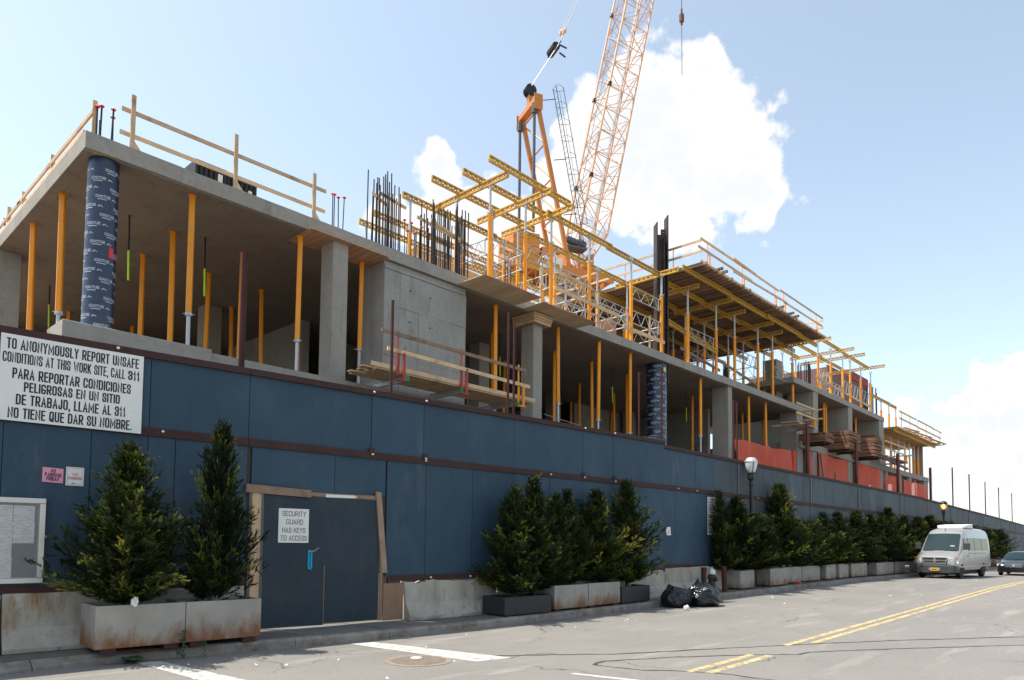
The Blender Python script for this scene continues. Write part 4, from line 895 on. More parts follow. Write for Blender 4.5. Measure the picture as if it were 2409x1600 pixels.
for x, h in ((17.72,1.5),(17.86,1.6),(18.02,1.5)): bar(x, 17.0, ROOF_T-.05, h, True, .018, (0, rr.uniform(-.02,.02)))
for i in range(10): bar(36.4+.06*i, 18.0, ROOF_T-.05, rr.uniform(1.2,1.7), i == 4, .02)
for i in range(24): bar(58.9+.08*i+rr.uniform(-.03,.03), rr.choice((16.9,17.2,17.6)), 11.82, rr.uniform(2.0,2.7), False, .025)
for i in range(14): bar(46.1+.09*i+rr.uniform(-.03,.03), rr.choice((17.2,17.6)), 11.82, rr.uniform(1.5,2.0), False, .025)
tmpl = [((11.8,16.7,11.72),(12.75,17.3,11.9)),((12.2,16.95,11.98),(13.15,16.85,11.80)),((12.55,16.9,11.97),(13.3,17.9,12.15)),((13.62,16.9,11.72),(15.6,16.9,11.52)),((14.15,16.85,11.78),(15.98,16.85,11.45)),((14.1,17.1,11.45),(15.2,17.1,11.3))]
for k, (a, b) in enumerate(tmpl):
    tag(MB().beam((0,0,0), Vector(b)-Vector(a), .04, .09).build('timber_template', M['timber'], None, local=True, loc=a) , f'short timber template tied across the starter bars, {nth(k+1)} of six from the left', 'timber', 'timber templates on the starter bars')

# ---- timber guard rails on the slab edge
def rail_run(posts, rails, label, loc, mt='timber', pw=.09, group=None):
    t = thing('guard_rail', loc, label, 'guard rail', group)
    for p, q in posts: MB().beam(p, q, pw, .045, (0,1,0)).build('post', M[mt], t)
    for p, q in rails: MB().beam(p, q, .04, .09).build('rail', M[mt], t)
    return t
gr = rail_run([((5.317,16.62,ROOF_T),(5.318,16.62,11.48)),((7.686,16.62,ROOF_T),(7.675,16.62,11.62)),((9.868,16.62,ROOF_T),(9.858,16.62,11.50))],
    [((5.10,16.69,11.12),(10.26,16.69,11.17)),((5.08,16.69,10.58),(10.24,16.69,10.60))], 'pale timber guard rail along the front slab edge', (7.5,16.62,ROOF_T))
for x in (5.36,7.73,9.91): MB().add([(x,16.6,ROOF_T+.005),(x+.18,16.6,ROOF_T+.005),(x,16.6,ROOF_T+.22),(x,16.64,ROOF_T+.005),(x+.18,16.64,ROOF_T+.005),(x,16.64,ROOF_T+.22)],[(0,1,2),(3,5,4),(0,3,4,1),(1,4,5,2),(2,5,3,0)]).build('gusset', M['timber'], gr)
rail_run([((4.62,16.85,ROOF_T),(4.62,16.85,11.12)),((4.5,19.5,ROOF_T),(4.5,19.5,10.85)),((4.5,22.2,ROOF_T),(4.5,22.2,10.85)),((4.5,23.8,ROOF_T),(4.5,23.8,10.95)),((4.5,26.5,ROOF_T),(4.5,26.5,10.95))],
    [((4.47,16.4,10.62),(4.47,22.7,10.66)),((4.47,22.4,10.63),(4.47,28,10.66)),((4.47,17.0,10.42),(4.47,28,10.40))], 'timber guard rail along the left side of the slab', (4.5,20,ROOF_T))
o = thing('black_crate', (7.7,17.5,ROOF_T), 'black slatted plastic crates on the slab behind the guard rail', 'crate')
for x0, z1 in ((6.95,.72),(7.75,.66)):
    m = MB().box(x0,17.2,ROOF_T+.01,x0+.78,17.24,ROOF_T+.12).box(x0,17.2,ROOF_T+z1-.1,x0+.78,17.24,ROOF_T+z1)
    for i in range(7): m.box(x0+.12*i,17.205,ROOF_T+.12,x0+.12*i+.06,17.235,ROOF_T+z1-.1)
    m.box(x0,17.24,ROOF_T+.01,x0+.03,17.9,ROOF_T+z1); m.box(x0+.75,17.24,ROOF_T+.01,x0+.78,17.9,ROOF_T+z1); m.box(x0+.03,17.36,ROOF_T+.01,x0+.75,17.4,ROOF_T+z1-.02)
    m.build('crate_body', M['black_metal'], o)
MB().box(7.5,17.19,ROOF_T+.35,7.62,17.198,ROOF_T+.55).build('white_label', M['white_enamel'], o); MB().box(8.3,17.19,ROOF_T+.2,8.4,17.198,ROOF_T+.42).build('white_label', M['white_enamel'], o)

# ---- shoring props (fluted orange tube, galvanised inner tube, collar, plates)
def fluted(r, n=16): return [((r if k % 4 in (0,1) else r*.84)*math.cos(2*math.pi*k/n), (r if k % 4 in (0,1) else r*.84)*math.sin(2*math.pi*k/n)) for k in range(n)]
pc = {}
def prop_mesh(kind, L):
    key = (kind, round(L,2))
    if key not in pc:
        if kind == 'outer': fl = fluted(.077); pc[key] = MB().loft([[(a,b,0) for a, b in fl], [(a,b,L) for a, b in fl]]).mesh('outer_tube', M['orange_paint'])
        elif kind == 'inner': pc[key] = MB().tube((0,0,0),(0,0,L),.047,12).mesh('inner_tube', M['galv'], smooth=False)
        elif kind == 'collar':
            m = MB().lathe([(.05,-.03),(.085,-.03),(.085,.03),(.05,.03)], 14); m.tube((-.17,0,0),(.17,0,0),.011,6).tube((0,-.13,.012),(0,.13,.012),.011,6); pc[key] = m.mesh('collar', M['galv'])
        elif kind == 'plate': pc[key] = MB().box(-.08,-.08,0,.08,.08,.012).mesh('plate', M['orange_paint'])
        elif kind == 'head':
            m = MB().box(-.09,-.06,0,.09,.06,.012); [m.box(x,-.05,.012,x+.012,.05,.17) for x in (-.085,.073)]; pc[key] = m.mesh('fork_head', M['galv'])
    return pc[key]
def prop(x, y, z0, z1, split, label, group, hang=True, head='plate', tilt=(0,0)):
    """hang: orange tube on top with the inner tube below; otherwise orange tube below"""
    t = thing('shoring_prop', (x, y, z0), label, 'prop', group, (tilt[0], tilt[1], 0)); H = z1-z0
    if hang:
        s = min(max(split-z0, .25), H-.3)
        inst('inner_tube', prop_mesh('inner', s), t, (0,0,.012)); inst('outer_tube', prop_mesh('outer', round(H-s-.026,2)), t, (0,0,s+.012)); inst('collar', prop_mesh('collar', 0), t, (0,0,s), (0,0,random.uniform(0,3)))
        inst('base_plate', prop_mesh('plate', 0), t); inst('top_plate', prop_mesh('plate', 0), t, (0,0,H-.013))
    else:
        s = split-z0
        inst('outer_tube', prop_mesh('outer', s), t, (0,0,.012)); inst('inner_tube', prop_mesh('inner', round(H-s-.014,2)), t, (0,0,s+.013)); inst('collar', prop_mesh('collar', 0), t, (0,0,s+.03), (0,0,random.uniform(0,3)))
        inst('base_plate', prop_mesh('plate', 0), t); inst('fork_head', prop_mesh('head', 0), t, (0,0,H-.012), (0,0,0 if head == 'y' else math.pi/2))
    return t
HT = ROOF_B-.013
rows = {'front': [(6.81,16.95,6.95),(9.69,17.0,6.95),(11.84,17.25,7.2),(17.23,16.95,6.4),(17.42,17.25,0),(20.67,16.95,6.9),(23.16,16.9,6.6),(25.46,16.9,6.35),(31.71,16.9,6.95),(37.31,16.95,0),(39.57,16.95,0)],
  'second': [(4.7,19.21,6.95),(7.33,19.38,6.5),(9.19,19.3,0),(11.15,19.5,6.35),(19.6,19.4,0),(23.13,19.2,6.3),(25.59,19.0,6.2),(28.68,19.2,0),(35.26,19.3,0),(41.9,19.45,0),(45.0,19.48,0)],
  'third': [(4.66,21.65,6.4),(7.35,21.64,0),(9.2,21.6,0),(11.12,21.7,0),(28.8,22.2,0),(31.94,22.2,0),(22.9,22,0)],
  'fourth': [(7.29,23.9,0),(11.27,24.2,0),(32.1,25.4,0),(36.1,25.3,0),(7.39,29.2,0),(9.6,29.3,0)]}
where = {'front': 'in the front row under the slab', 'second': 'in the second row under the slab', 'third': 'in the third row back under the slab', 'fourth': 'deep inside under the slab'}
for rn, L in rows.items():
    for k, (x, y, sp) in enumerate(sorted(L)):
        top = HT if not (17.0 < x < 17.6 or 9.5 < x < 12.2 and y < 17.4 or 20.5 < x < 20.8) else 9.805 if x < 13 else 9.878
        prop(x, y, FL+.002, top, sp or FL+.35, f'orange shoring prop {where[rn]}, {nth(k+1)} from the left', 'orange props under the slab', tilt=(random.uniform(-.008,.008), random.uniform(-.012,.012) if sp else random.uniform(-.02,.02)))
for k, (x, y, zt) in enumerate(((50.2,17.4,11.5),(50.9,17.5,11.5),(56.3,17.5,11.5),(57.6,17.6,11.5),(48.3,17.5,11.5))):
    prop(x, y, 8.03, 11.505, 8.4, f'orange prop under the far upper slab, {nth(sorted([50.2,50.9,56.3,57.6,48.3]).index(x)+1)} from the left', 'props under the far upper slab')
for k, (x, y, z) in enumerate(((6.16,19.2,8.17),(8.03,19.05,8.22),(6.22,26.6,8.46),(19.77,19.2,8.18),(27.11,18.96,8.19),(33.9,18.9,8.2))):
    lab = f'black and lime cable hanging from the slab, {("nearest left","second from the left in front","deepest at far left","behind the big wall","near the second tube column","beside the far square column")[k]}'
    t = thing('hanging_cable', (x, y, z), lab, 'cable', 'cables hanging from the slab')
    MB().path([(0,0,.75),(.005,.01,1.2),(-.01,0,ROOF_B-z-.012)], .022, 6).build('black_sleeve', M['black_metal'], t, local=True); MB().tube((.02,0,0),(0,0,.76),.024,6).build('lime_sleeve', M['hose_lime'], t, local=True)
w = MB(); pts = [(19.6,16.75,FL+.35+.0),(23,16.75,FL+.12),(27,16.6,FL+.3),(27.5,16.6,FL+.25)]; w.path(pts, .012, 5)
tag(w.build('guard_wire', M['galv'], None, loc=(19.6,16.75,FL)), 'thin guard wire strung from the square column to the tube column', 'wire')

# ---- cantilevered work platform in front of the big wall
wp = thing('work_platform', (14, 15.7, 6.0), 'timber work platform with red stanchions in front of the concrete wall', 'work platform')
for i in range(6):
    y0 = 15.2+.19*i; MB().box(11.1+random.uniform(-.15,.1) - (.25 if i > 3 else 0), y0, 6.17, 17.15+random.uniform(-.1,.25), y0+.18, 6.21).build('plank', M['timber'], wp)
MB().box(10.8,15.16,6.215,17.3,15.2,6.335).build('toe_board', M['timber'], wp)
for i in range(3): MB().box(10.7+.15*i, 15.4+.3*i, 6.215, 12.2+.1*i, 15.62+.3*i, 6.26).build('plank', M['timber'], wp)
for x in (11.95,14.0,16.45):
    m = MB().box(x,15.2,6.0,x+.1,17.3,6.02).box(x,15.2,6.145,x+.1,17.3,6.165).box(x+.04,15.2,6.02,x+.06,17.3,6.145); m.build('bracket', M['galv'], wp)
    MB().box(x-.02,15.17,6.0,x+.12,15.198,6.165).build('green_end', M['green'] if 'green' in M else mat('green', (.03,.25,.06), .5, .2, 5), wp)
for x, mm in ((11.62,'red_paint'),(13.95,'red_paint'),(16.45,'orange_paint')):
    m = MB().tube((x,15.14,6.1),(x,15.14,7.3),.03,8); m.tube((x+.2,15.1,5.98),(x+.2,15.1,6.72),.045,8).tube((x,15.14,6.68),(x+.2,15.1,6.68),.02,6).tube((x+.06,15.14,6.2),(x+.06,15.14,6.68),.015,6); m.box(x-.02,15.06,5.95,x+.26,15.15,5.99)
    m.build('stanchion', M[mm], wp); MB().path([(x+.2,15.1,6.72),(x+.2,15.1,6.86),(x+.26,15.1,6.9)], .008, 5).build('pin', M['rebar'], wp)
MB().beam((11.05,15.1,7.20),(16.75,15.1,7.16),.04,.1).build('rail', M['old_timber'], wp); MB().beam((11.25,15.1,6.74),(16.95,15.1,6.66),.04,.11).build('rail', M['timber'], wp)

fp = thing('timber_pile', (6.3,28.5,FL), 'pile of timber forms deep inside at the far left', 'timber pile')
for i in range(14): MB().beam((4.6+.35*i,27.6+random.uniform(-.2,.2),FL+.1+.07*i),(5.6+.35*i,30.4,FL+.35+.09*i),.2,.045).build('plank', M['timber'], fp)
# ================================================================== UPPER FORMWORK
beam_cache = {}
def beam_mesh(L):
    L = round(L, 1)
    if L not in beam_cache:
        m = MB(); h = .23
        for z in (0, h-.05): m.box(0,-.045,z,L,.045,z+.05)
        n = max(4, int(L/.24)); st = L/n
        for i in range(n):
            x0 = i*st; xm = x0+st/2
            for a, b in ((x0, xm), (x0+st, xm)):
                p = Vector((a,0,.05)); q = Vector((b,0,h-.05)); d = (q-p); wv = Vector((.034,0,0))
                m.add([p-wv+Vector((0,-.015,0)), p+wv+Vector((0,-.015,0)), q+wv+Vector((0,-.015,0)), q-wv+Vector((0,-.015,0)), p-wv+Vector((0,.015,0)), p+wv+Vector((0,.015,0)), q+wv+Vector((0,.015,0)), q-wv+Vector((0,.015,0))],
                      [(0,1,2,3),(4,7,6,5),(0,4,5,1),(1,5,6,2),(2,6,7,3),(3,7,4,0)])
        for x in (0, L-.03): m.box(x,-.03,.05,x+.03,.03,h-.05)
        beam_cache[L] = m.mesh('formwork_beam', M['beam_yellow'])
    return beam_cache[L]
beams = []
def fbeam(x0, y0, x1, y1, z, where, grp='yellow formwork beams', dz=0):
    d = Vector((x1-x0, y1-y0, dz)); o = inst('formwork_beam', beam_mesh(d.length), None, (x0, y0, z), (0, -math.asin(dz/d.length), math.atan2(d.y, d.x)))
    beams.append((o, where)); return tag(o, where, 'beam', grp)
Z0, ZH = ROOF_T+.003, 13.88
cross = [(16.73,15.95,19.6,'first'),(18.55,15.6,19.3,'second'),(20.0,15.8,19.4,'third')]
for x, a, b, w in cross: fbeam(x, a, x, b, ZH+.005, f'yellow lattice beam pointing at the street, {w} from the left, above the open bays')
fbeam(27.85, 15.9, 27.85, 19.3, ZH+.005, 'yellow lattice beam pointing at the street beside the steel column')
for y, a, b, w in ((16.05,15.9,20.2,'nearest the street'),(17.3,15.9,20.7,'second from the street'),(18.45,15.5,20.9,'third from the street')):
    fbeam(a, y, b, y, ZH+.24, f'high yellow beam lying across the three beam ends at left, {w}')
k = 0
for y, spans in ((16.8,((19.75,24.0),(23.7,28.0))),(18.6,((20.2,24.8),(24.5,28.2))),(19.75,((15.25,20.0),(19.7,24.2))),(20.5,((22.2,27.0),)),(21.7,((15.4,20.2),(19.9,24.6))),(22.7,((15.45,20.3),(20.1,25.2))),(24.0,((19.0,24.0),(23.5,28.0)))):
    for i, (a, b) in enumerate(spans): fbeam(a, y+(.09 if i else 0), b, y+(.09 if i else 0), ZH+.005, f'yellow beam along the street, open bays, {"left" if a < 19 else "right" if i else "middle"} length, row {("at the slab edge","second back","third back","fourth back","fifth back","sixth back","last")[(16.8,18.6,19.75,20.5,21.7,22.7,24.0).index(y)]}')
prow = {'front row': [(x,16.8) for x in (16.73,18.55,20.0,22.4,25.4,27.9)], 'second row': [(16.73,18.5),(18.55,18.5),(20.0,18.5),(22.4,18.6),(25.4,18.6),(27.8,18.6)],
        'third row': [(15.6,19.75),(18.2,19.75),(20.5,19.75),(23.0,19.8),(25.5,20.5)], 'rear row': [(15.75,22.65),(17.4,21.7),(19.6,22.7),(22.4,22.75),(24.8,22.75),(24.3,24.05),(26.9,24.0)]}
for rn, L in prow.items():
    for k, (x, y) in enumerate(sorted(L)):
        prop(x, y, Z0, ZH, 13.0-random.uniform(0,.25), f'orange prop carrying yellow beams on the open slab, {rn}, {nth(k+1)} from the left', 'orange props on the open slab', hang=False, head='x' if (y in (16.8,18.5) and x < 20.2) else 'y')
# aluminium ledger frames between props
fr_c = {}
def ledger(p, q, z, h, label, grp='aluminium ledger frames'):
    p = Vector((p[0],p[1],z)); q = Vector((q[0],q[1],z)); L = round((q-p).length, 1)
    if (L,h) not in fr_c:
        m = MB(); r = .022
        m.tube((.08,0,0),(L-.08,0,0),r,6).tube((.08,0,h),(L-.08,0,h),r,6).tube((.16,0,0),(.16,0,h),r,6).tube((L-.16,0,0),(L-.16,0,h),r,6)
        n = max(2, int((L-.4)/.55)); st = (L-.32)/n
        for i in range(n): m.tube((.16+i*st,0,0),(.16+(i+.5)*st,0,h),.014,5).tube((.16+(i+.5)*st,0,h),(.16+(i+1)*st,0,0),.014,5)
        for x in (.06, L-.14):
            for zz in (0,h): m.box(x,-.05,zz-.03,x+.08,.05,zz+.03)
        fr_c[(L,h)] = m.mesh('ledger_frame', M['alu'])
    d = q-p
    return tag(inst('ledger_frame', fr_c[(L,h)], None, p, (0,0,math.atan2(d.y,d.x))), label, 'ledger frame', grp)
led = [((16.73,16.87),(18.55,16.87),11.55,.55),((16.73,16.87),(16.73,18.43),11.5,.55),((18.55,16.87),(18.55,18.43),11.5,.55),((20.0,16.87),(22.4,16.87),11.6,.55),((20.0,16.87),(20.0,18.43),11.2,.55),((22.4,18.5),(25.4,18.5),11.2,.55),
       ((25.4,16.87),(27.9,16.87),11.2,.55),((25.4,16.87),(25.4,18.53),11.0,.55),((22.4,16.87),(22.4,18.53),11.0,.55),((27.9,16.87),(27.9,18.53),11.0,.55),((20.0,18.57),(22.4,18.57),10.6,.5),((23.0,19.9),(25.5,20.4),11.0,.55),
  ((18.55,16.87),(20.0,16.87),11.9,.55),((22.4,16.87),(25.4,16.87),10.9,.55),((16.73,18.57),(18.55,18.57),11.9,.55),((18.55,18.57),(20.0,18.57),11.2,.5),((25.4,18.53),(27.8,18.53),12.2,.5),((15.6,19.82),(18.2,19.82),11.4,.55)]
for k, (a, b, z, h) in enumerate(led): ledger(a, b, z, h, f'silver braced frame between the props of the open bays, {nth(k+1)} from the left')
for k, (a, b, lab) in enumerate((((15.9,20.1,12.3),(20.2,19.6,11.9),'pale scaffold planks slung across the props at left, upper run'),((20.0,16.6,11.15),(24.2,16.6,11.1),'timber guard plank along the slab edge right of the plywood panels'),((24.5,16.6,10.75),(27.8,16.6,10.75),'timber toe plank along the slab edge left of the steel column'),((20.2,16.6,11.8),(22.3,16.6,11.75),'short upper timber plank along the slab edge'),((17.9,17.6,11.0),(22.3,17.6,10.9),'timber plank behind the capped starter bars'))):
    m = MB().beam((0,0,0), Vector(b)-Vector(a), .05 if k else .5, .15 if k else .05)
    tag(m.build('timber_plank', M['timber'], None, local=True, loc=a), lab, 'plank')
for k, x in enumerate((19.2,22.75,26.6)):
    tag(MB().box(0,0,0,.1,.05,1.5).build('timber_stud', M['timber'], None, local=True, loc=(x,16.62,ROOF_T+.002)), f'short upright timber stud on the slab edge, {nth(k+1)} from the left', 'timber stud', 'timber studs on the slab edge')

mat('deck_ply', (.36,.235,.145), .85, .25, 1.5, bump=.1, rnd=.2, dirt=(.2,.13,.085), dirt_amt=.4, dscale=1.2)
mat('deck_joist', (.24,.155,.10), .85, .25, 2, bump=.1, rnd=.3)
# ---- big timber deck (table form)
dk = thing('formwork_deck', (36.8, 17, 14.4), 'large timber formwork deck overhanging the slab edge', 'formwork deck')
x = 28.95; i = 0
jm = {}
while x < 44.2:
    L = 8.0; out = random.choice((0,0,.05,.1,.25,.5)); y0 = 15.35-out
    MB().box(x, y0, 14.35, x+.09, 29.0, 14.47).build('joist', M['deck_joist'], dk); x += .40 + random.uniform(-.08,.08); i += 1
for a in range(13):
    x0 = 28.9+1.22*a
    if x0 > 44: break
    MB().box(x0+.004, 15.35, 14.472, x0+1.216, 17.8, 14.492).build('deck_sheet', M['deck_ply'], dk); MB().box(x0+.004, 17.806, 14.472, x0+1.216, 29.2, 14.492).build('deck_sheet', M['deck_ply'], dk)
MB().box(28.85,15.33,14.495,44.8,15.37,14.60).build('edge_board', M['timber'], dk)
for kk, yb in enumerate((15.95,17.5,19.1,20.7,22.3)):
    for j, (a, b) in enumerate(((28.3,33.2),(33.0,37.8),(37.6,42.4),(42.0,45.6))):
        if kk == 0 and j == 3: b = 45.2
        fbeam(a, yb+.09*(j % 2), b, yb+.09*(j % 2), 14.116, f'yellow beam under the timber deck, {nth(j+1)} length from the left, {nth(kk+1)} line back', 'beams under the timber deck')
px = (30.3,33.2,35.3,38.2,40.2,43.2)
for j, xx in enumerate(px): fbeam(xx, 15.9 if j % 2 else 16.2, xx, 19.2, ZH+.005, f'yellow cross beam under the timber deck, {nth(j+1)} from the left', 'beams under the timber deck')
for kk, yy in enumerate((16.8,18.7,20.8)):
    for j, xx in enumerate(px): prop(xx+.25*kk, yy, Z0, ZH, 12.75+random.uniform(-.2,.2), f'orange prop under the timber deck, {("front","middle","back")[kk]} row, {nth(j+1)} from the left', 'orange props under the timber deck', hang=False, head='x')
for k, (a, b) in enumerate((((30.3,16.87),(33.2,16.87)),((35.3,16.87),(38.2,16.87)),((40.2,16.87),(43.2,16.87)),((33.2,16.87),(33.2,18.63)),((38.2,16.87),(38.2,18.63)),((33.45,18.77),(35.55,18.77)))):
    ledger(a, b, 11.55 if k < 3 else 11.1, .6, f'silver braced frame under the timber deck, {nth(k+1)} counted from the left front', 'aluminium frames under the timber deck')
ib = tag(inst('loose_beam', beam_mesh(3.9), None, (29.4,17.6,12.35), (0,.28,-.25)), 'bright yellow beam leaning slantwise under the timber deck', 'beam'); 
for k, (a, b) in enumerate((((30.5,17.3,11.2),(34.6,17.3,10.85)),((34.8,17.5,11.5),(39.6,17.4,10.9)),((31,17.9,10.6),(36,17.9,10.55)))):
    tag(MB().beam((0,0,0), Vector(b)-Vector(a), .05, .14).build('timber_plank', M['old_timber'], None, local=True, loc=a), f'loose timber plank lying low under the timber deck, {nth(k+1)} from the left', 'plank', 'planks under the timber deck')
# a second pile of forms inside
tg = thing('table_form', (37.8,19.2,10.3), 'pile of timber form panels stacked under the deck near its right end', 'timber pile')
for i in range(7): MB().box(36.9+random.uniform(0,.3), 18.8, ROOF_T+.02+.16*i, 39.6+random.uniform(-.3,.2), 20.3, ROOF_T+.13+.16*i).build('form_panel', M['old_timber'], tg)
# deck guard rail
gd = thing('deck_rail', (36.5,15.3,14.5), 'timber guard rail with orange stanchions round the timber deck', 'guard rail')
def dpost(g, x, y, z0, h, mt='orange_paint'):
    MB().tube((x,y,z0),(x,y,z0+h),.022,8).tube((x+.22,y,z0-.02),(x+.22,y,z0+.5),.035,8).tube((x,y,z0+.48),(x+.22,y,z0+.48),.016,6).build('stanchion', M[mt], g)
for xx in (29.4,33.0,36.95,38.15,43.0): dpost(gd, xx, 15.28, 14.5, 1.05)
for yy in (16.8,19.5,22.4,25.5): MB().tube((28.95,yy,14.5),(28.95,yy,15.5),.022,8).build('stanchion', M['orange_paint'], gd)
for yy in (16.8,19.5): MB().tube((44.3,yy,14.5),(44.3,yy,15.5),.022,8).build('stanchion', M['orange_paint'], gd)
for a, b in (((28.6,15.22,15.48),(33.3,15.22,15.44)),((31.8,15.16,15.5),(34.3,15.16,15.42)),((33.1,15.22,15.46),(37.35,15.22,15.40)),((37.5,15.22,15.5),(43.95,15.22,15.48)),((28.4,15.22,15.05),(34.0,15.22,15.0)),((31.8,15.16,14.86),(38.3,15.16,14.98)),((38.0,15.22,14.98),(43.9,15.22,14.98)),
    ((28.9,15.3,15.5),(28.9,29,15.5)),((28.9,15.3,15.0),(28.9,29,15.0)),((44.3,15.3,15.46),(44.3,22,15.46)),((44.3,15.3,15.0),(44.3,22,15.0))): MB().beam(a, b, .04, .1).build('rail', M['timber'], gd)

# timber wall forms standing behind the props
wf = thing('wall_form', (37,24.6,ROOF_T), 'tall brown timber wall form standing at the back under the deck', 'formwork')
for i in range(13): MB().box(29.3+1.22*i, 24.6, ROOF_T+.01, 29.3+1.22*i+1.2, 24.63, 13.6+random.uniform(-.4,.4)).build('form_panel', M['stack_timber'], wf)
for i in range(24): MB().box(29.4+.65*i, 24.5, ROOF_T+.01, 29.48+.65*i, 24.595, 13.3).build('stud', M['old_timber'], wf)
for z in (10.9,11.9,12.9): MB().box(29.3,24.38,z,44.9,24.49,z+.14).build('waler', M['old_timber'], wf)
wf2 = thing('wall_form', (30,20.5,ROOF_T), 'timber form panel standing sideways behind the steel column', 'formwork')
for i in range(4): MB().box(29.2,20.2+1.1*i,ROOF_T+.01,29.24,21.28+1.1*i,13.2+random.uniform(-.5,.3)).build('form_panel', M['stack_timber'], wf2)
# ---- far right formwork on the upper slab
ZU = 15.05
fx = (47.4,49.8,52.2,53.8,56.2,58.6)
for k, xx in enumerate(fx): prop(xx, 16.75, 11.865, ZU, 14.1, f'orange prop on the far upper slab, front row, {nth(k+1)} from the left', 'orange props on the far upper slab', hang=False, head='x')
for k, xx in enumerate((46.5,48.6,51.0,53.5,56.0,58.0)): prop(xx, 19.6, 11.865, ZU, 14.1, f'orange prop on the far upper slab, back row, {nth(k+1)} from the left', 'orange props on the far upper slab', hang=False, head='x')
for k, (xx, zz) in enumerate(((61.0,13.1),(63.1,13.15),(65.1,13.15))): prop(xx, 16.7, 11.1, zz+.05, 12.4, f'orange prop standing over the far end deck, {nth(k+1)} from the left', 'props over the far end deck', hang=False, head='x')
fbeam(58.6,16.7,63.4,16.7,13.2,'yellow beam over the far end deck', 'far yellow beams'); fbeam(63.3,16.75,65.5,16.75,13.2,'short last yellow beam over the far end deck', 'far yellow beams')
for k, (xx, a) in enumerate(((47.4,15.9),(51.0,15.6),(53.0,15.5),(57.4,15.4))): fbeam(xx, a, xx, 20, ZU+.005, f'far yellow beam pointing at the street on the upper slab, {nth(k+1)} from the left', 'far yellow beams')
for k, (yy, a, b) in enumerate(((16.75,46.6,52.4),(16.85,52.6,58.4),(18.4,46.8,52.8),(18.5,52.4,57.9),(19.7,46,52))): fbeam(a, yy, b, yy, ZU+.24, f'far yellow beam along the street on the upper slab, {nth(k+1)} of five', 'far yellow beams')
for k, (a, b) in enumerate((((47.4,16.8),(49.8,16.8)),((52.2,16.8),(53.8,16.8)),((53.8,16.8),(56.2,16.8)),((56.2,16.8),(58.6,16.8)),((49.8,19.0),(53.8,19.0)))): ledger(a, b, 12.5, .9, f'silver braced frame on the far upper slab, {nth(k+1)} from the left', 'frames on the far upper slab')
for k, (a, b) in enumerate((((46.6,16.6,12.6),(52,16.6,12.4)),((52.6,16.6,12.4),(58.2,16.6,12.25)))): tag(MB().beam((0,0,0), Vector(b)-Vector(a), .05, .14).build('timber_plank', M['timber'], None, local=True, loc=a), f'timber guard plank on the far upper slab, {("left","right")[k]} one', 'plank')
# end deck
ed = thing('formwork_deck', (66.5,17,11), 'small timber deck at the far right end of the building', 'formwork deck')
x = 61.4
while x < 74.8: MB().box(x, 15.45-random.uniform(0,.35), 10.98, x+.09, 20.0, 11.08).build('joist', M['timber'], ed); x += .55
for a in range(11): MB().box(61.3+1.22*a, 15.6, 11.085, 61.3+1.22*a+1.2, 20.2, 11.105).build('deck_sheet', M['deck_ply'], ed)
for k, yy in enumerate((15.9,17.3,18.9)):
    for j, (a, b) in enumerate(((61.4,66.2),(66.0,70.8),(70.4,74.8))): fbeam(a, yy, b, yy, 10.77, f'yellow beam under the far end deck, {nth(j+1)} length from the left, {nth(k+1)} line back', 'beams under the far end deck')
for k, xx in enumerate((62.2,64.4,66.6,68.4,70.0,71.6,73.0)):
    for j, yy in enumerate((16.9,18.9)): prop(xx, yy, 8.03, 10.76, 9.6, f'prop under the far end deck, {("front","back")[j]} row, {nth(k+1)} from the left', 'props under the far end deck', hang=False, head='x')
tag(MB().lathe([(.45,0),(.45,2.95)], 20).build('round_column', M['old_ply'], None, local=True, loc=(74.0,17.2,8.02)), 'brown wrapped round column under the far end deck', 'column')
eg = thing('deck_rail', (68,15.4,11.1), 'timber guard rail along the far end deck', 'guard rail')
for xx in (62.0,64.5,67.0,69.8,72.2,74.6): MB().tube((xx,15.5,11.1),(xx,15.5,12.3),.03,6).build('stanchion', M['orange_paint'], eg)
for a, b, z in ((61.3,66.4,12.3),(66.8,71.8,12.3),(71.7,75.2,12.25),(61.3,66.6,11.75),(66.7,75.0,11.7)): MB().beam((a,15.45,z),(b,15.45,z-.02),.05,.12).build('rail', M['timber'], eg)
for k, (a, b) in enumerate((((63.0,15.5,11.2),(66.5,15.3,11.25)),((66.2,15.6,11.25),(70.2,15.2,11.2)),((70,15.4,11.18),(75.6,15.2,11.2)),((72,15.7,11.3),(75.9,15.5,11.35)))): tag(MB().beam((0,0,0), Vector(b)-Vector(a), .2, .05).build('timber_plank', M['timber'], None, local=True, loc=a), f'loose plank on the far end deck, {nth(k+1)} from the left', 'plank', 'loose planks on the far end deck')
# bracket platforms
def small_platform(x0, x1, y0, z, label):
    t = thing('bracket_platform', ((x0+x1)/2, y0, z), label, 'work platform')
    for i in range(4): MB().box(x0, y0+.25*i, z, x1, y0+.25*i+.22, z+.05).build('plank', M['timber'], t)
    for xx in (x0+.3, x1-.4): MB().box(xx, y0-.1, z-.13, xx+.1, 17.0, z-.005).build('bracket', M['galv'], t)
    xx = x1-.5; MB().tube((xx,y0,z-.02),(xx,y0,z+1.15),.035,8).tube((xx+.25,y0,z-.05),(xx+.25,y0,z+.5),.05,8).build('stanchion', M['orange_paint'], t)
    for dz in (1.05,.5): MB().beam((x0-.2,y0-.04,z+dz),(x1+.2,y0-.04,z+dz),.04,.11).build('rail', M['timber'], t); MB().beam((x1+.1,y0-.3,z+dz+.06),(x1+.1,y0+1.3,z+dz+.06),.11,.09).build('rail', M['timber'], t)
    return t
small_platform(40.2, 43.2, 15.4, 8.66, 'small railed platform left of the timber stacks under the main slab end')
small_platform(56.6, 62.4, 15.2, 8.3, 'railed bracket platform right of the timber stacks')
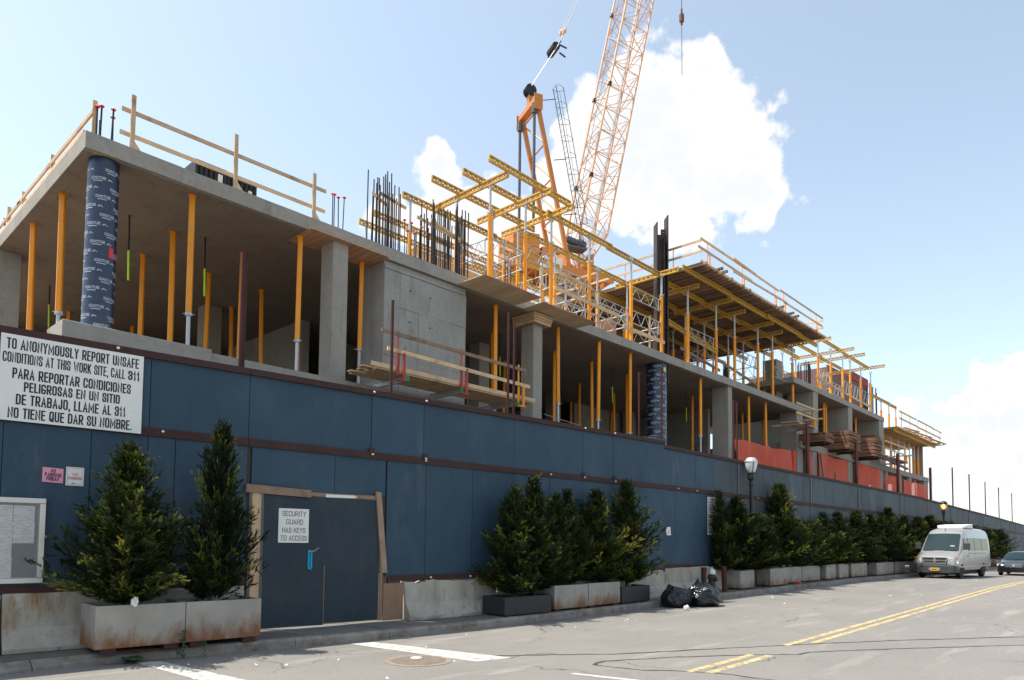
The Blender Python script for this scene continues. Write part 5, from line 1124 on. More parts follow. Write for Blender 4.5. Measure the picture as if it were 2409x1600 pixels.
MB().beam((56,15.3,8.1),(65.2,15.9,8.05),.12,.16).build('steel_beam', M['dark_steel'], col.objects['bracket_platform.001'])
# ---- timber stacks on outriggers
def stack(x0, x1, y0, y1, z0, z1, label, fan=0.0):
    t = thing('timber_stack', ((x0+x1)/2, y0, z0), label, 'timber stack', 'timber stacks')
    z = z0; i = 0
    for xx in (x0+.25, x1-.37): MB().box(xx, y0+.15, z0-.13, xx+.12, 17.2, z0-.005).build('bearer', M['dark_steel'], t)
    while z < z1-.05:
        h = .085; d = random.uniform(-.03,.03); e = random.uniform(0,.07)
        n = 3; w = (x1-x0)/n
        for j in range(n): MB().box(x0+j*w+.01+d*.4, y0+e+random.uniform(-.03,.03), z, x0+(j+1)*w-.01+d*.4, y1, z+h-.012).build('plank', M['stack_timber'], t)
        z += h; i += 1
        if i % 5 == 0:
            MB().box(x0, y0+.3, z, x1, y0+.4, z+.04).build('spacer', M['stack_timber'], t); z += .045
    return t
stack(43.6, 45.1, 15.0, 17.6, 7.91, 8.5, 'low timber stack on the left outrigger')
stack(48.0, 50.2, 15.0, 17.6, 7.91, 9.15, 'tall wide timber stack in the middle of the three')
stack(52.9, 54.7, 14.9, 17.4, 7.91, 9.45, 'tallest timber stack on the right with ragged ends')
# ---- orange debris nets
def net(x0, x1, z0, z1, y, label, sag=.15, dz=0):
    m = MB(); nx, nz = max(6, int((x1-x0)*2.2)), 8; vs = []
    for i in range(nx+1):
        for j in range(nz+1):
            u, v = i/nx, j/nz; xx = lerp(x0,x1,u); top = lerp(z1, z1+dz, u) - sag*math.sin(math.pi*u)*(.6+.4*noise.noise((xx,3,0)))
            yy = y + .2*noise.noise((xx*1.1, v*1.2, x0)) + .07*math.sin(xx*4.3+v*1.6+noise.noise((xx,0,0))*3)*(1-v*.5)
            vs.append((xx, yy, lerp(z0, top, v)))
    m.add(vs, [(i*(nz+1)+j, (i+1)*(nz+1)+j, (i+1)*(nz+1)+j+1, i*(nz+1)+j+1) for i in range(nx) for j in range(nz)])
    o = m.build('debris_net', M['net_orange'], None, loc=((x0+x1)/2,y,z0), smooth=True); return tag(o, label, 'net', 'orange debris nets')
net(34.6, 41.9, 5.5, 7.12, 16.35, 'orange debris net between the square columns, leftmost and widest', .12, .12)
net(44.3, 45.4, 4.6, 7.62, 16.42, 'narrow orange debris net beside the wide square column', .02)
net(46.35, 52.2, 4.6, 7.62, 16.42, 'orange debris net with a sagging top below the timber stacks', .18)
net(53.3, 59.2, 4.6, 7.58, 16.42, 'orange debris net below the tallest timber stack', .06)
net(60.7, 65.0, 4.6, 7.3, 16.42, 'orange debris net left of the last but one column', .04)
net(65.9, 73.6, 4.6, 7.25, 16.42, 'orange debris net at the far right end, light showing through', .05)
o = tag(MB().tube((0,0,0),(0,0,1.65),.11,10).build('rolled_net', M['net_orange'], None, local=True, loc=(42.0,16.3,5.6)), 'bright rolled end of the leftmost orange net', 'net')
for k, (xx, nn) in enumerate(((48.6,2),(55,2),(62.5,2),(68,4))):
    for j in range(nn): tag(MB().box(0,0,0,.1,.08,3.0).build('timber_stud', M['timber'], None, local=True, loc=(xx+1.6*j,16.75,4.6)), f'timber stud showing through the orange nets, {nth(sum((2,2,2,4)[:k])+j+1)} from the left', 'timber stud', 'studs behind the nets')
ds = thing('timber_prop', (46.9,16.1,6.4), 'grey timber brace leaning in front of an orange net', 'timber brace')
MB().beam((46.1,16.2,7.5),(46.4,16.0,5.0),.12,.1).build('strut', M['old_timber'], ds); MB().beam((46.2,16.2,5.6),(50.2,15.0,5.55),.05,.12).build('plank', M['old_timber'], ds); MB().beam((47.8,15.9,5.0),(47.8,15.9,6.4),.14,.05).build('post', M['old_timber'], ds)

# ================================================================== CRANE
CR = (38.914, 31.587, -.3); CA = math.atan2(-.39006, .92079)
cr = thing('crane', CR, 'orange lattice boom crane standing behind the building', 'crane', rot=(0,0,CA))
def cpart(name, mb, m, par=None): return mb.build(name, M[m], par or cr, local=True)
b0 = .3   # local z = world z + .3
mm = MB(); w = 1.05
for sx in (-1,1):
    for sy in (-1,1): mm.box(sx*w-.1, sy*w-.1, 0, sx*w+.1, sy*w+.1, 19.6+b0)
cpart('mast_leg', mm, 'crane_orange')
mm = MB()
for i in range(9):
    z = 2.15*i
    for s in (-1,1):
        mm.tube((s*w,-w,z),(s*w,w,z+2.15),.05,6).tube((-w,s*w,z),(w,s*w,z+2.15),.05,6).tube((-w,s*w,z),(w,s*w,z),.05,6).tube((s*w,-w,z),(s*w,w,z),.05,6)
cpart('mast_lattice', mm, 'crane_orange')
cpart('slewing_ring', MB().lathe([(1.5,19.6+b0),(1.6,19.7+b0),(1.6,20.2+b0),(1.4,20.3+b0)], 28), 'grey_steel')
dm = MB()
for y in (-1.5,1.3): dm.box(-4.6,y,20.35+b0,3.4,y+.2,20.95+b0)
for s in (-4.6,-3.0,-1.4,0,1.4,2.6,3.2): dm.box(s,-1.3,20.4+b0,s+.15,1.3,20.8+b0)
for s in (-4.4,-2.8,-1.2,.2,1.6): dm.beam((s,-1.3,20.5+b0),(s+1.3,1.3,20.5+b0),.1,.1)
dk2 = cpart('slewing_platform', dm, 'crane_orange'); cpart('deck_plate', MB().box(-4.6,-1.5,20.96+b0,-.9,1.5,21.0+b0).box(-.88,.2,20.96+b0,3.2,1.5,21.0+b0), 'crane_orange')
cpart('control_box', MB().box(-2.6,-2.2,20.3+b0,-1.2,-1.55,21.1+b0), 'white_enamel')
for i in range(4): cpart('counterweight', MB().box(-4.5,-1.3,21.02+.48*i+b0,-2.5,1.3,21.47+.48*i+b0), 'crane_orange')
cpart('machine_house', MB().box(-2.2,-1.1,21.02+b0,-1.2,.8,22.2+b0), 'crane_orange'); 
af = MB()
for s in (-1,1): af.beam((-.1,s*1.2,21.0+b0),(-2.75,s*1.2,32.4+b0),.2,.28)
a_o = cpart('a_frame', af, 'crane_orange')
af = MB()
for i in range(4):
    t0, t1 = .12+.21*i, .12+.21*(i+1); P = lambda t, s: Vector((lerp(-.1,-2.75,t), s*1.2, lerp(21,32.4,t)+b0))
    af.tube(P(t0,-1), P(t1,1), .06, 6).tube(P(t1,-1), P(t1,1), .06, 6)
cpart('brace', af, 'crane_orange', a_o)
hd = MB().box(-3.0,-1.4,32.3+b0,-2.5,1.4,32.65+b0).box(-2.9,-.2,32.65+b0,-2.6,.2,33.5+b0); cpart('frame_head', hd, 'crane_orange', a_o)
cpart('head_plate', MB().box(-3.1,-1.5,31.7+b0,-2.45,-1.46,32.8+b0), 'crane_orange', a_o); cpart('head_plate', MB().box(-3.1,1.46,31.7+b0,-2.45,1.5,32.8+b0), 'crane_orange', a_o)
sh = MB()
for y in (-.22,0,.22): sh.tube((-2.75,y-.05,33.85+b0),(-2.75,y+.05,33.85+b0),.42,16)
cpart('sheave', sh, 'black_metal', a_o)
for s in (-1,1):
    cpart('backstay', MB().tube((-2.95,s*1.2,24.0+b0),(-2.95,s*1.2,31.9+b0),.11,8).tube((-2.95,s*1.2,31.5+b0),(-2.95,s*1.2,32.2+b0),.2,8), 'grey_steel')
# caged ladder beside the A-frame
lm = MB(); P0, P1 = Vector((.2,-1.9,22.5+b0)), Vector((-2.1,-1.9,33.3+b0))
for y in (-.22,.22): lm.tube(P0+Vector((.35,y,0)), P1+Vector((.35,y,0)), .025, 5)
for i in range(30): p = P0.lerp(P1, i/29)+Vector((.35,0,0)); lm.tube(p+Vector((0,-.22,0)), p+Vector((0,.22,0)), .014, 4)
for i in range(9):
    p = P0.lerp(P1, .15+.85*i/8)+Vector((.35,0,0)); pts = [p+Vector((.75*math.sin(a), .36*math.cos(a), 0)) for a in [math.pi*k/8 for k in range(9)]]; lm.path(pts, .016, 4)
for a in (math.pi/4, math.pi/2, 3*math.pi/4): lm.tube(P0.lerp(P1,.15)+Vector((.35+.75*math.sin(a),.36*math.cos(a),0)), P1+Vector((.35+.75*math.sin(a),.36*math.cos(a),0)), .014, 4)
for t in (.2,.55,.93): p = P0.lerp(P1,t); lm.tube(p+Vector((-.4,.6,0)), p+Vector((.35,.1,0)), .03, 5)
cpart('caged_ladder', lm, 'black_metal')
wm = MB().tube((-.2,-.9,23.2+b0),(.7,-.9,23.0+b0),.26,12).tube((.7,-1.0,23.0+b0),(1.2,-.9,22.9+b0),.34,12); wm.box(-.3,-1.3,22.5+b0,1.3,-.4,22.65+b0); cpart('winch_motor', wm, 'grey_steel')
cpart('winch_frame', MB().box(-.35,-1.25,21.02+b0,-.2,1.2,22.3+b0).box(1.7,-1.25,21.02+b0,1.85,1.2,22.3+b0).beam((-.3,1.0,23.2+b0),(2.2,1.0,21.4+b0),.2,.25), 'crane_orange')
# boom
bf, bt = Vector((1.45,0,21.7+b0)), Vector((10.6,0,65.0+b0)); bd = (bt-bf); BL = bd.length; bd.normalize(); bu = Vector((-bd.z,0,bd.x)); by = Vector((0,1,0))
def bw(t): return min(1.1, .3+.8*t/2.6, .35+.75*(BL-t)/4)
def bp_(t, i): sx, sy = ((1,1),(1,-1),(-1,-1),(-1,1))[i]; return bf + bd*t + (bu*sx + by*sy)*bw(t)
st = [0,1.3,2.6,4.5]+[4.5+1.85*i for i in range(1, 20)]; st = [t for t in st if t < BL-3]+[BL-2, BL]
for i in range(4): cpart('boom_chord', MB().path([bp_(t,i) for t in (0,2.6,BL-4,BL)], .085 if i < 2 else .075, 8), 'boom_orange')
lt = MB()
for k, (a, b) in enumerate(zip(st, st[1:])):
    for i in range(4):
        j = (i+1) % 4
        lt.tube(bp_(a,i), bp_(b,j), .03, 5) if k % 2 else lt.tube(bp_(a,j), bp_(b,i), .03, 5)
        lt.tube(bp_(a,i), bp_((a+b)/2,j), .022, 4); lt.tube(bp_(b,i), bp_(b,j), .03, 5)
cpart('boom_lattice', lt, 'boom_orange')
cpart('boom_walkway', MB().beam(bf+bd*1-bu*.3+by*-.2, bf+bd*(BL-2)-bu*.3+by*-.2, .35, .06, bu), 'galv')
for t in (6.4,13.8,21.2):
    for i in (0,1): cpart('joint_lug', MB().tube(bp_(t,i)-bd*.13, bp_(t,i)+bd*.13, .16, 8), 'black_metal')
hd0 = Vector((-2.75,0,34.1+b0)); br = Vector((-.75,0,37.6+b0))
for s in (-1,1):
    cpart('luffing_rope', MB().tube(hd0+by*.2*s, br+by*.45*s, .03, 5).tube(hd0+by*.3*s, br+by*.55*s, .03, 5), 'galv'); cpart('pendant', MB().tube(br+by*.5*s, bt+by*.6*s, .03, 5), 'galv')
    q = br.lerp(bt,.055+.012*s)+by*.5*s; dd = (bt-br).normalized(); cpart('pendant_link', MB().tube(q-dd*.3, q, .06, 8, .17).tube(q, q+dd*.3, .17, 8, .06), 'boom_orange')
cpart('bridle', MB().tube((br.x-.15,-.5,br.z-.1),(br.x-.15,.5,br.z-.1),.3,12).beam((br.x-.4,0,br.z-.55),(br.x+.3,0,br.z+.5),.7,.12).beam((br.x+.2,-.3,br.z-.4),(br.x+.7,-.3,br.z-.6),.08,.08).beam((br.x+.2,-.3,br.z+.2),(br.x+.8,-.3,br.z+.1),.08,.08), 'black_metal')
cpart('hoist_rope', MB().tube((.6,.1,23.2+b0), (4.9,.1,44+b0), .02, 4).tube((4.9,.1,44+b0), bt, .02, 4), 'grey_steel')
hk = MB().tube((10.6,0,64.4+b0),(10.6,0,44.2+b0),.03,5).tube((10.6,0,42.9+b0),(10.62,0,38.9+b0),.025,5)
h_o = cpart('hook_line', hk, 'grey_steel'); cpart('hook_block', MB().box(10.45,-.12,43.3+b0,10.75,.12,43.95+b0).tube((10.6,0,43.95+b0),(10.6,0,44.4+b0),.07,8).lathe([(.02,-.35),(.08,-.22),(.09,0),(.02,.05)],10,(10.6,0,43.3+b0)), 'stack_timber', h_o)
# far red-brown building
for k, (x, y, zz) in enumerate(((17.6,24.6,0),(20.8,24.6,0),(22.9,26.3,0),(25.8,26.3,0),(21.6,20.5,0),(27.3,22.4,0))): prop(x, y, Z0, ZH, 12.9, f'orange prop far back on the open slab, {nth(sorted([17.6,20.8,22.9,25.8,21.6,27.3]).index(x)+1)} from the left', 'orange props far back on the open slab', hang=False, head='y')
for k, (a, b, y) in enumerate(((16.2,21.0,24.6),(20.7,26.8,26.3),(21.2,27.6,20.55+1.85),(21.0,22.4,20.5),(15.6,21.4,26.0),(15.8,21.5,27.6),(21.2,27.5,28.0),(21.4,27.6,25.2))): fbeam(a, y, b, y, ZH+.005, f'yellow beam far back on the open slab, {nth(k+1)} listed from the front left')
for k, (a, b, z) in enumerate((((20.0,16.87),(22.4,16.87),10.45),((25.4,16.87),(27.9,16.87),12.3),((22.4,18.53),(25.4,18.53),12.4),((19.6,22.7),(22.4,22.75),11.3))): ledger(a, b, z, .5, f'extra silver braced frame deeper among the props, {nth(k+1)} of four', 'extra frames among the props')
for k, (a, b, z) in enumerate((((46.5,19.6),(48.6,19.6),12.4),((51.0,19.6),(53.5,19.6),12.6),((53.5,19.6),(56.0,19.6),12.3),((49.8,16.82),(52.2,16.82),12.1),((56.0,19.6),(58.0,19.6),12.7))): ledger(a, b, z, .8, f'silver braced frame at the back of the far upper slab, {nth(k+1)} listed', 'frames on the far upper slab')
fb = thing('far_building', (193,60,0), 'distant red-topped brick building seen past the far formwork', 'building')
MB().box(176,60,-1,207,80,45.0).build('wall', M['far_red'], fb); MB().box(191,59.8,45.02,207,62,47.2).build('parapet', M['far_red_top'], fb)
MB().box(175.9,59.9,42.0,190.9,60.2,45.5).build('gable_band', M['far_red'], fb)
# ================================================================== PLANTERS
def planter(x0, x1, y0, dep, z0, h, m, label, rot=0.0, blocks=True):
    zb = z0 + gz((x0+x1)/2)
    t = thing('planter', (x0, y0, zb), label, 'planter', 'planters along the hoarding', (0,0,rot)); w = x1-x0; th = .035
    b = MB()
    o = [(0,0),(w,0),(w,dep),(0,dep)]; i = [(th,th),(w-th,th),(w-th,dep-th),(th,dep-th)]
    vs = [(*p,0) for p in o] + [(*p,h) for p in o] + [(*p,h) for p in i] + [(*p,h-.12) for p in i]
    b.add(vs, [(0,3,2,1)] + [(k,(k+1) % 4,4+(k+1) % 4,4+k) for k in range(4)] + [(4+k,4+(k+1) % 4,8+(k+1) % 4,8+k) for k in range(4)] + [(8+k,8+(k+1) % 4,12+(k+1) % 4,12+k) for k in range(4)])
    b.build('box', M[m], t, local=True, bevel=.008)
    sl = MB(); n = 6; vs = []
    for a in range(n+1):
        for c in range(n+1): vs.append((lerp(th,w-th,a/n), lerp(th,dep-th,c/n), h-.06+.03*noise.noise((x0+a*.7,c*.7,0))))
    sl.add(vs, [(a*(n+1)+c,(a+1)*(n+1)+c,(a+1)*(n+1)+c+1,a*(n+1)+c+1) for a in range(n) for c in range(n)]).build('soil', M['soil'], t, local=True)
    if blocks:
        for bx in (.08, w-.28):
            MB().box(bx,.02,-z0+.004,bx+.2,.2,-.002).build('foot_block', M['rust_beam'], t, local=True); MB().box(bx,dep-.2,-z0+.004,bx+.2,dep-.05,-.002).build('foot_block', M['rust_beam'], t, local=True)
    return t
planter(3.265,4.46,10.885,.80,.08,.60,'planter_grey','rust-streaked grey planter at the left end holding the broad juniper',-.055)
planter(4.468,5.63,10.819,.80,.08,.60,'planter_grey','rust-streaked grey planter left of the gate holding the slim juniper',-.055)
planter(11.1,12.58,10.55,.72,.03,.39,'planter_black','low black planter under the leftmost middle junipers',-.05)
planter(12.75,14.03,10.52,.72,.05,.55,'planter_grey','rusty grey planter with a big rust blotch among the middle junipers',0)
planter(14.07,15.46,10.52,.72,.05,.55,'planter_grey','rusty grey planter right of the blotched one',.02)
planter(15.5,16.85,10.52,.72,.03,.42,'planter_black','low black planter under the rightmost middle juniper',0)
pl_ = [(22.85,23.95,10.72,'nearest the second bollard'),(23.98,24.6,11.0,'set back beside the lamp post'),(25.1,26.6,10.64,'cornerwise right of the lamp post'),(26.75,28.6,10.86,'fourth right of the hydrant'),(28.7,30.5,10.86,'fifth right of the hydrant'),
   (31.2,32.3,10.8,'sixth right of the hydrant'),(32.6,33.9,10.72,'seventh right of the hydrant'),(34.3,36.6,10.75,'eighth right of the hydrant'),(37.9,39.4,10.7,'third before the van'),(39.6,41.2,10.8,'second before the van'),(41.5,43.2,10.8,'nearest the van')]
for a, b, y, w in pl_: planter(a, b, y, .8, .04, .6, 'planter_grey', f'grey planter of the right row, {w}', random.uniform(-.03,.03))
for k, a in enumerate((46.2,49.2,52.2,57,61,65.5,70,75)): planter(a, a+1.9, ky(a+1)+.45, .5, .04, .6, 'planter_grey', f'grey planter behind the vehicles, {nth(k+1)} from the left', 0, False)

# ================================================================== JUNIPERS
def crown_mesh(seed, H=3.0, RR=.75, leaders=1, bushy=0.0):
    rd = random.Random(seed); V = []; Fc = []; T = []
    prof = [(0,1.0),(.08,1.04),(.2,.97),(.36,.78),(.53,.55),(.7,.34),(.85,.17),(1,.02)] if not bushy else [(0,.8),(.15,1),(.4,1.05),(.65,.9),(.85,.6),(1,.15)]
    axis = []
    for l in range(leaders):
        a = rd.uniform(0,6.28); d = 0 if l == 0 else rd.uniform(.12,.3); axis.append((math.cos(a)*d, math.sin(a)*d, 1.0 if l == 0 else rd.uniform(.68,.9)))
    nb = 340
    def spray(p, d, L, w, tint):
        s = d.cross(Vector((rd.uniform(-1,1), rd.uniform(-1,1), rd.uniform(-1,1))))
        if s.length < .01: return
        s = s.normalized()*w; b = len(V)
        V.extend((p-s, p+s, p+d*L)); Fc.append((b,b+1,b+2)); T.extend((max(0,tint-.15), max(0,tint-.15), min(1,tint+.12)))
    def twig(p, d, L, tint, n):
        for i in range(n*2):
            u = (i+rd.random())/(n*2); q = p+d*L*u
            dv = (d*1.5 + Vector((rd.gauss(0,.5), rd.gauss(0,.5), rd.gauss(.1,.45)))).normalized()
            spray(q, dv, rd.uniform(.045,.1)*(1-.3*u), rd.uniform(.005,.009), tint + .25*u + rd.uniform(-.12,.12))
    for bi in range(nb):
        ax, ay, ah = rd.choice(axis) if bi % 3 else axis[0]
        t = rd.random()**1.3*.97; h = max(.14, t*H*ah); az = rd.uniform(0,2*math.pi)
        lob = 1 + .28*math.sin(az*3+seed+t*5) + .18*math.sin(az*5-seed*2+t*9)
        rad = interp(t, prof)*RR*max(.35, lob)*rd.uniform(.65,1.12)*(1 if ah == 1 else .6)
        up = rd.uniform(.3,.85) + .9*t - (.12 if t < .14 else 0)
        d = Vector((math.cos(az), math.sin(az), up)).normalized(); L = rad/max(.3, math.hypot(d.x,d.y))
        L = min(L, (H*1.03-h)/max(.2,d.z) if d.z > 0 else L)
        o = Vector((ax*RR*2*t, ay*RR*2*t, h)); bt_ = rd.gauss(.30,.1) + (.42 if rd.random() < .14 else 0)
        nt_ = max(5, int(L*20))
        for k in range(nt_):
            u = .12+.88*(k+rd.random())/nt_; p = o + d*L*u + Vector((0,0,.06*L*u*u)) + Vector((rd.gauss(0,.035), rd.gauss(0,.035), rd.gauss(0,.03)))
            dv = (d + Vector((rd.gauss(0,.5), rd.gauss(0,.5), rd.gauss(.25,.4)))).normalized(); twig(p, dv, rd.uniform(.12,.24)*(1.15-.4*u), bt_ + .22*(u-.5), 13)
    for ax, ay, ah in axis:      # leader shoots
        for k in range(10):
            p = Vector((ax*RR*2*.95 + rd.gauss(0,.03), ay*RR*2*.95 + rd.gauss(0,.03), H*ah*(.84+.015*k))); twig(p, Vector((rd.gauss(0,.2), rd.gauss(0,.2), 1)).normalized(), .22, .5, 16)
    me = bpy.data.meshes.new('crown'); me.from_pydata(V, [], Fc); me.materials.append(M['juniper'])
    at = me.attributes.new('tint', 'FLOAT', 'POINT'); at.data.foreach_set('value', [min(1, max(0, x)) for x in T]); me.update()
    return me
def trunk_mesh(seed, H=3.0):
    rd = random.Random(seed); m = MB(); pts = [Vector((rd.gauss(0,.02)*k, rd.gauss(0,.02)*k, H*.93*k/6)) for k in range(7)]
    for k in range(6): m.tube(pts[k], pts[k+1], .055*(1-k/6.5)+.004, 8, .055*(1-(k+1)/6.5)+.004)
    for k in range(16):
        t = rd.uniform(.06,.8); p = pts[int(t*6)].lerp(pts[int(t*6)+1], t*6 % 1); a = rd.uniform(0,6.28); L = .5*(1-t)+.12
        m.tube(p, p+Vector((math.cos(a)*L, math.sin(a)*L, L*.7)), .016, 5, .004)
    return m.mesh('trunk', M['bark'])
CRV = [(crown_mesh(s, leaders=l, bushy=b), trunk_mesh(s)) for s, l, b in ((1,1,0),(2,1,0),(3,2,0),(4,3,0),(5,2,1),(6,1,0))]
def juniper(x, y, z, H, r, var, label, rz=None, lean=(0,0), group='junipers in the planters'):
    t = thing('juniper_tree', (x, y, z), label, 'tree', group, (lean[0], lean[1], random.uniform(0,6.28) if rz is None else rz))
    c, k = CRV[var]; sc = (r/.75, r/.75, H/3.0)
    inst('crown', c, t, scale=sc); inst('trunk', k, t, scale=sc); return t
TR = [(3.80,11.26,.56,2.42,.86,0,'broad juniper in the left planter beside the notice case',.6,(0,-.05)),(4.98,11.2,.56,2.86,.58,1,'tall slim juniper in the planter left of the gate',2.0,(0,-.06)),
 (11.75,10.92,.36,2.44,.9,3,'leftmost of the middle junipers in the black planter',1,(0,-.04)),(12.55,10.95,.36,2.74,.75,5,'second of the middle junipers with a thin tall tip',None,(0,.02)),(13.2,10.88,.5,2.25,.62,2,'pale-tipped juniper third among the middle group',None,(0,0)),(13.75,11.0,.5,2.35,.7,3,'fourth of the middle junipers over the rusty planters',None,(0,0)),(14.95,10.95,.5,2.45,.95,2,'fifth and broadest of the middle junipers',None,(0,.02)),(16.3,10.9,.38,2.86,.85,0,'rightmost of the middle junipers over the low black planter',1.4,(0,0))]
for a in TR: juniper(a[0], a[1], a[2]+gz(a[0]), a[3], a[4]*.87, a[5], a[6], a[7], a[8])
RT = [(22.55,11.15,2.75,.58,3,'dark juniper behind the warning sign side planter'),(23.3,11.0,2.6,.82,0,'bright juniper just left of the lamp post'),(24.55,11.0,1.95,.92,4,'round bushy juniper just right of the lamp post'),(27.05,11.05,3.25,.92,1,'tallest juniper of the right row with a pointed top'),(28.9,11.05,1.85,.75,4,'low yellowish juniper right of the tallest one'),(30.4,11.05,1.9,.72,2,'low juniper second right of the tallest one'),
 (31.8,11.05,2.3,.75,3,'dark juniper third right of the tallest one'),(33.6,11.0,2.4,.85,2,'dark juniper fourth right of the tallest one'),(35.6,11.0,2.5,.9,0,'dark juniper fifth right of the tallest one'),(37.8,11.05,2.45,.85,3,'dark juniper sixth right of the tallest one'),(39.4,11.0,2.3,.8,4,'dark juniper over the bluish planter'),(41.3,11.05,2.95,.95,5,'pointed dark juniper two before the van'),(43.6,11.0,2.6,.95,2,'dark juniper just before the van'),
 (46.8,10.95,2.65,.95,0,'juniper half hidden behind the front of the van'),(49.8,11.0,2.85,1.0,1,'juniper behind the roof of the van near the lit lamp'),(53.0,11.0,2.5,1.0,4,'juniper behind the rear of the van'),(57.8,11.3,2.5,1.2,0,'bushy juniper just right of the van'),(61.8,11.3,2.5,1.3,4,'bushy juniper over the dark car, first'),(66.4,11.4,2.5,1.3,2,'bushy juniper over the dark car, second'),(70.9,11.5,2.6,1.3,0,'bushy juniper over the dark car, third'),(76,11.7,2.6,1.3,4,'bushy juniper over the dark car, fourth')]
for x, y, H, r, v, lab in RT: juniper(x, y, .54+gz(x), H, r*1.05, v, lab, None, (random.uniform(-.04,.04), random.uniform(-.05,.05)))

# weeds in the gutter
def weed(x, y, z, n, s, label, flatp=False):
    t = thing('weed', (x, y, z), label, 'plant'); m = MB()
    for k in range(n):
        a = random.uniform(0,6.28); h = 0 if flatp else s*1.7*k/n; L = s*(.5 if flatp else .28)*random.uniform(.7,1.2); d = Vector((math.cos(a), math.sin(a), .35 if flatp else .25)); p = Vector((random.gauss(0,.03 if flatp else .01), random.gauss(0,.02), h+.02)); sd_ = Vector((-d.y, d.x, 0))*L*.34
        m.add([p, p+d*L*.4+sd_, p+d*L, p+d*L*.4-sd_, p+d*L*.55+Vector((0,0,.02))], [(0,1,4),(1,2,4),(2,3,4),(3,0,4)])
    m.build('leaves', mat('weed_green', (.035,.075,.03), .6, .3, 8, bump=0) if 'weed_green' not in M else M['weed_green'], t, local=True)
    if not flatp: MB().tube((0,0,0),(.01,0,s*1.75),.006,5,.003).build('stem', M['weed_green'], t, local=True)
weed(4.42,10.78,RZ(4),26,.24,'upright weed growing from the gutter before the left planters'); weed(3.75,10.86,RZ(4),26,.34,'flat dark leafy weed at the kerb below the left planter',True); weed(4.72,10.72,RZ(5),18,.13,'small weed tuft beside the upright weed')

# ================================================================== STREET FURNITURE
hy = thing('fire_hydrant', (21.25,10.95,gz(21)), 'black fire hydrant with silver cap between two bollards', 'hydrant')
MB().lathe([(.16,0),(.16,.05),(.12,.06),(.11,.42),(.14,.44),(.14,.5),(.12,.52),(.12,.58)], 16).build('barrel', M['hydrant_black'], hy, local=True)
MB().lathe([(.13,.58),(.135,.64),(.11,.72),(.05,.76),(.03,.8)], 16).build('cap', M['hydrant_silver'], hy, local=True)
MB().tube((-.2,0,.47),(.22,0,.47),.055,10).tube((0,-.2,.42),(0,0,.42),.075,10).build('outlet', M['hydrant_black'], hy, local=True)
for x, y, h, w, lean in ((20.35,10.75,.78,'left of the hydrant',(0,0)),(21.75,10.75,.78,'right of the hydrant',(.0,-.05))):
    t = thing('bollard', (x,y,gz(x)), f'rust red steel bollard {w}', 'bollard', 'bollards at the hydrant', (lean[0],lean[1],0))
    MB().tube((0,0,0),(0,0,h),.085,14).build('post', M['rust_pipe'], t, local=True); MB().lathe([(.087,h-.005),(.095,h+.02),(.06,h+.05),(.01,h+.055)],14).build('cap', M['rust_pipe'], t, local=True)
def bag(x, y, z, sx, sy, sz, seed, label, tail):
    bm_ = bmesh.new(); bmesh.ops.create_icosphere(bm_, subdivisions=5, radius=1)
    tv = Vector(tail).normalized()
    for v in bm_.verts:
        p = v.co.copy(); n = noise.noise(p*1.5+Vector((seed,0,0)))*.2
        e1 = tv.orthogonal().normalized(); e2 = tv.cross(e1); ang = math.atan2(p.dot(e1), p.dot(e2)); hh = p.dot(tv)
        fold = abs(noise.noise(Vector((math.cos(ang)*3.2+seed, math.sin(ang)*3.2, hh*.9))))*(.10+.16*max(0,hh)) + abs(noise.noise(Vector((math.cos(ang)*7, math.sin(ang)*7+seed, hh*2.2))))*.09
        crease = fold + abs(noise.noise(p*6+Vector((seed,seed,0))))*.06
        k = max(0, p.dot(tv)-.72)/.28
        r = 1+n-crease; q = p*r
        if k > 0: q = q.lerp(tv*(1.05+.55*k), k*.75); q += Vector((noise.noise(p*9), noise.noise(p*9+Vector((3,3,3))), 0))*.05*k
        q = Vector((q.x*sx, q.y*sy, q.z*sz)); fl = -sz*.62
        if q.z < fl: q.z = fl + (q.z-fl)*.04; q.x *= 1.06; q.y *= 1.06
        v.co = q - Vector((0,0,fl))
    me = bpy.data.meshes.new('rubbish_bag'); bm_.to_mesh(me); bm_.free(); me.materials.append(M['bag_black']); me.shade_smooth()
    z0 = min(v.co.z for v in me.vertices)
    for v in me.vertices: v.co.z -= z0
    tag(inst('rubbish_bag', me, None, (x,y,z)), label, 'rubbish bag', 'rubbish bags at the kerb')
bag(17.35,9.98,RZ(17)+.003,.44,.42,.36,1.7,'black rubbish bag at the kerb, left one',(.3,.6,.75))
bag(18.15,9.62,RZ(18)+.003,.55,.46,.40,5.2,'big black rubbish bag at the kerb, right one',(.75,-.35,-.25))
bag(18.75,10.08,RZ(18)+.003,.28,.26,.36,8.4,'small black rubbish bag with a tall knotted tip behind the others',(.1,.1,1))
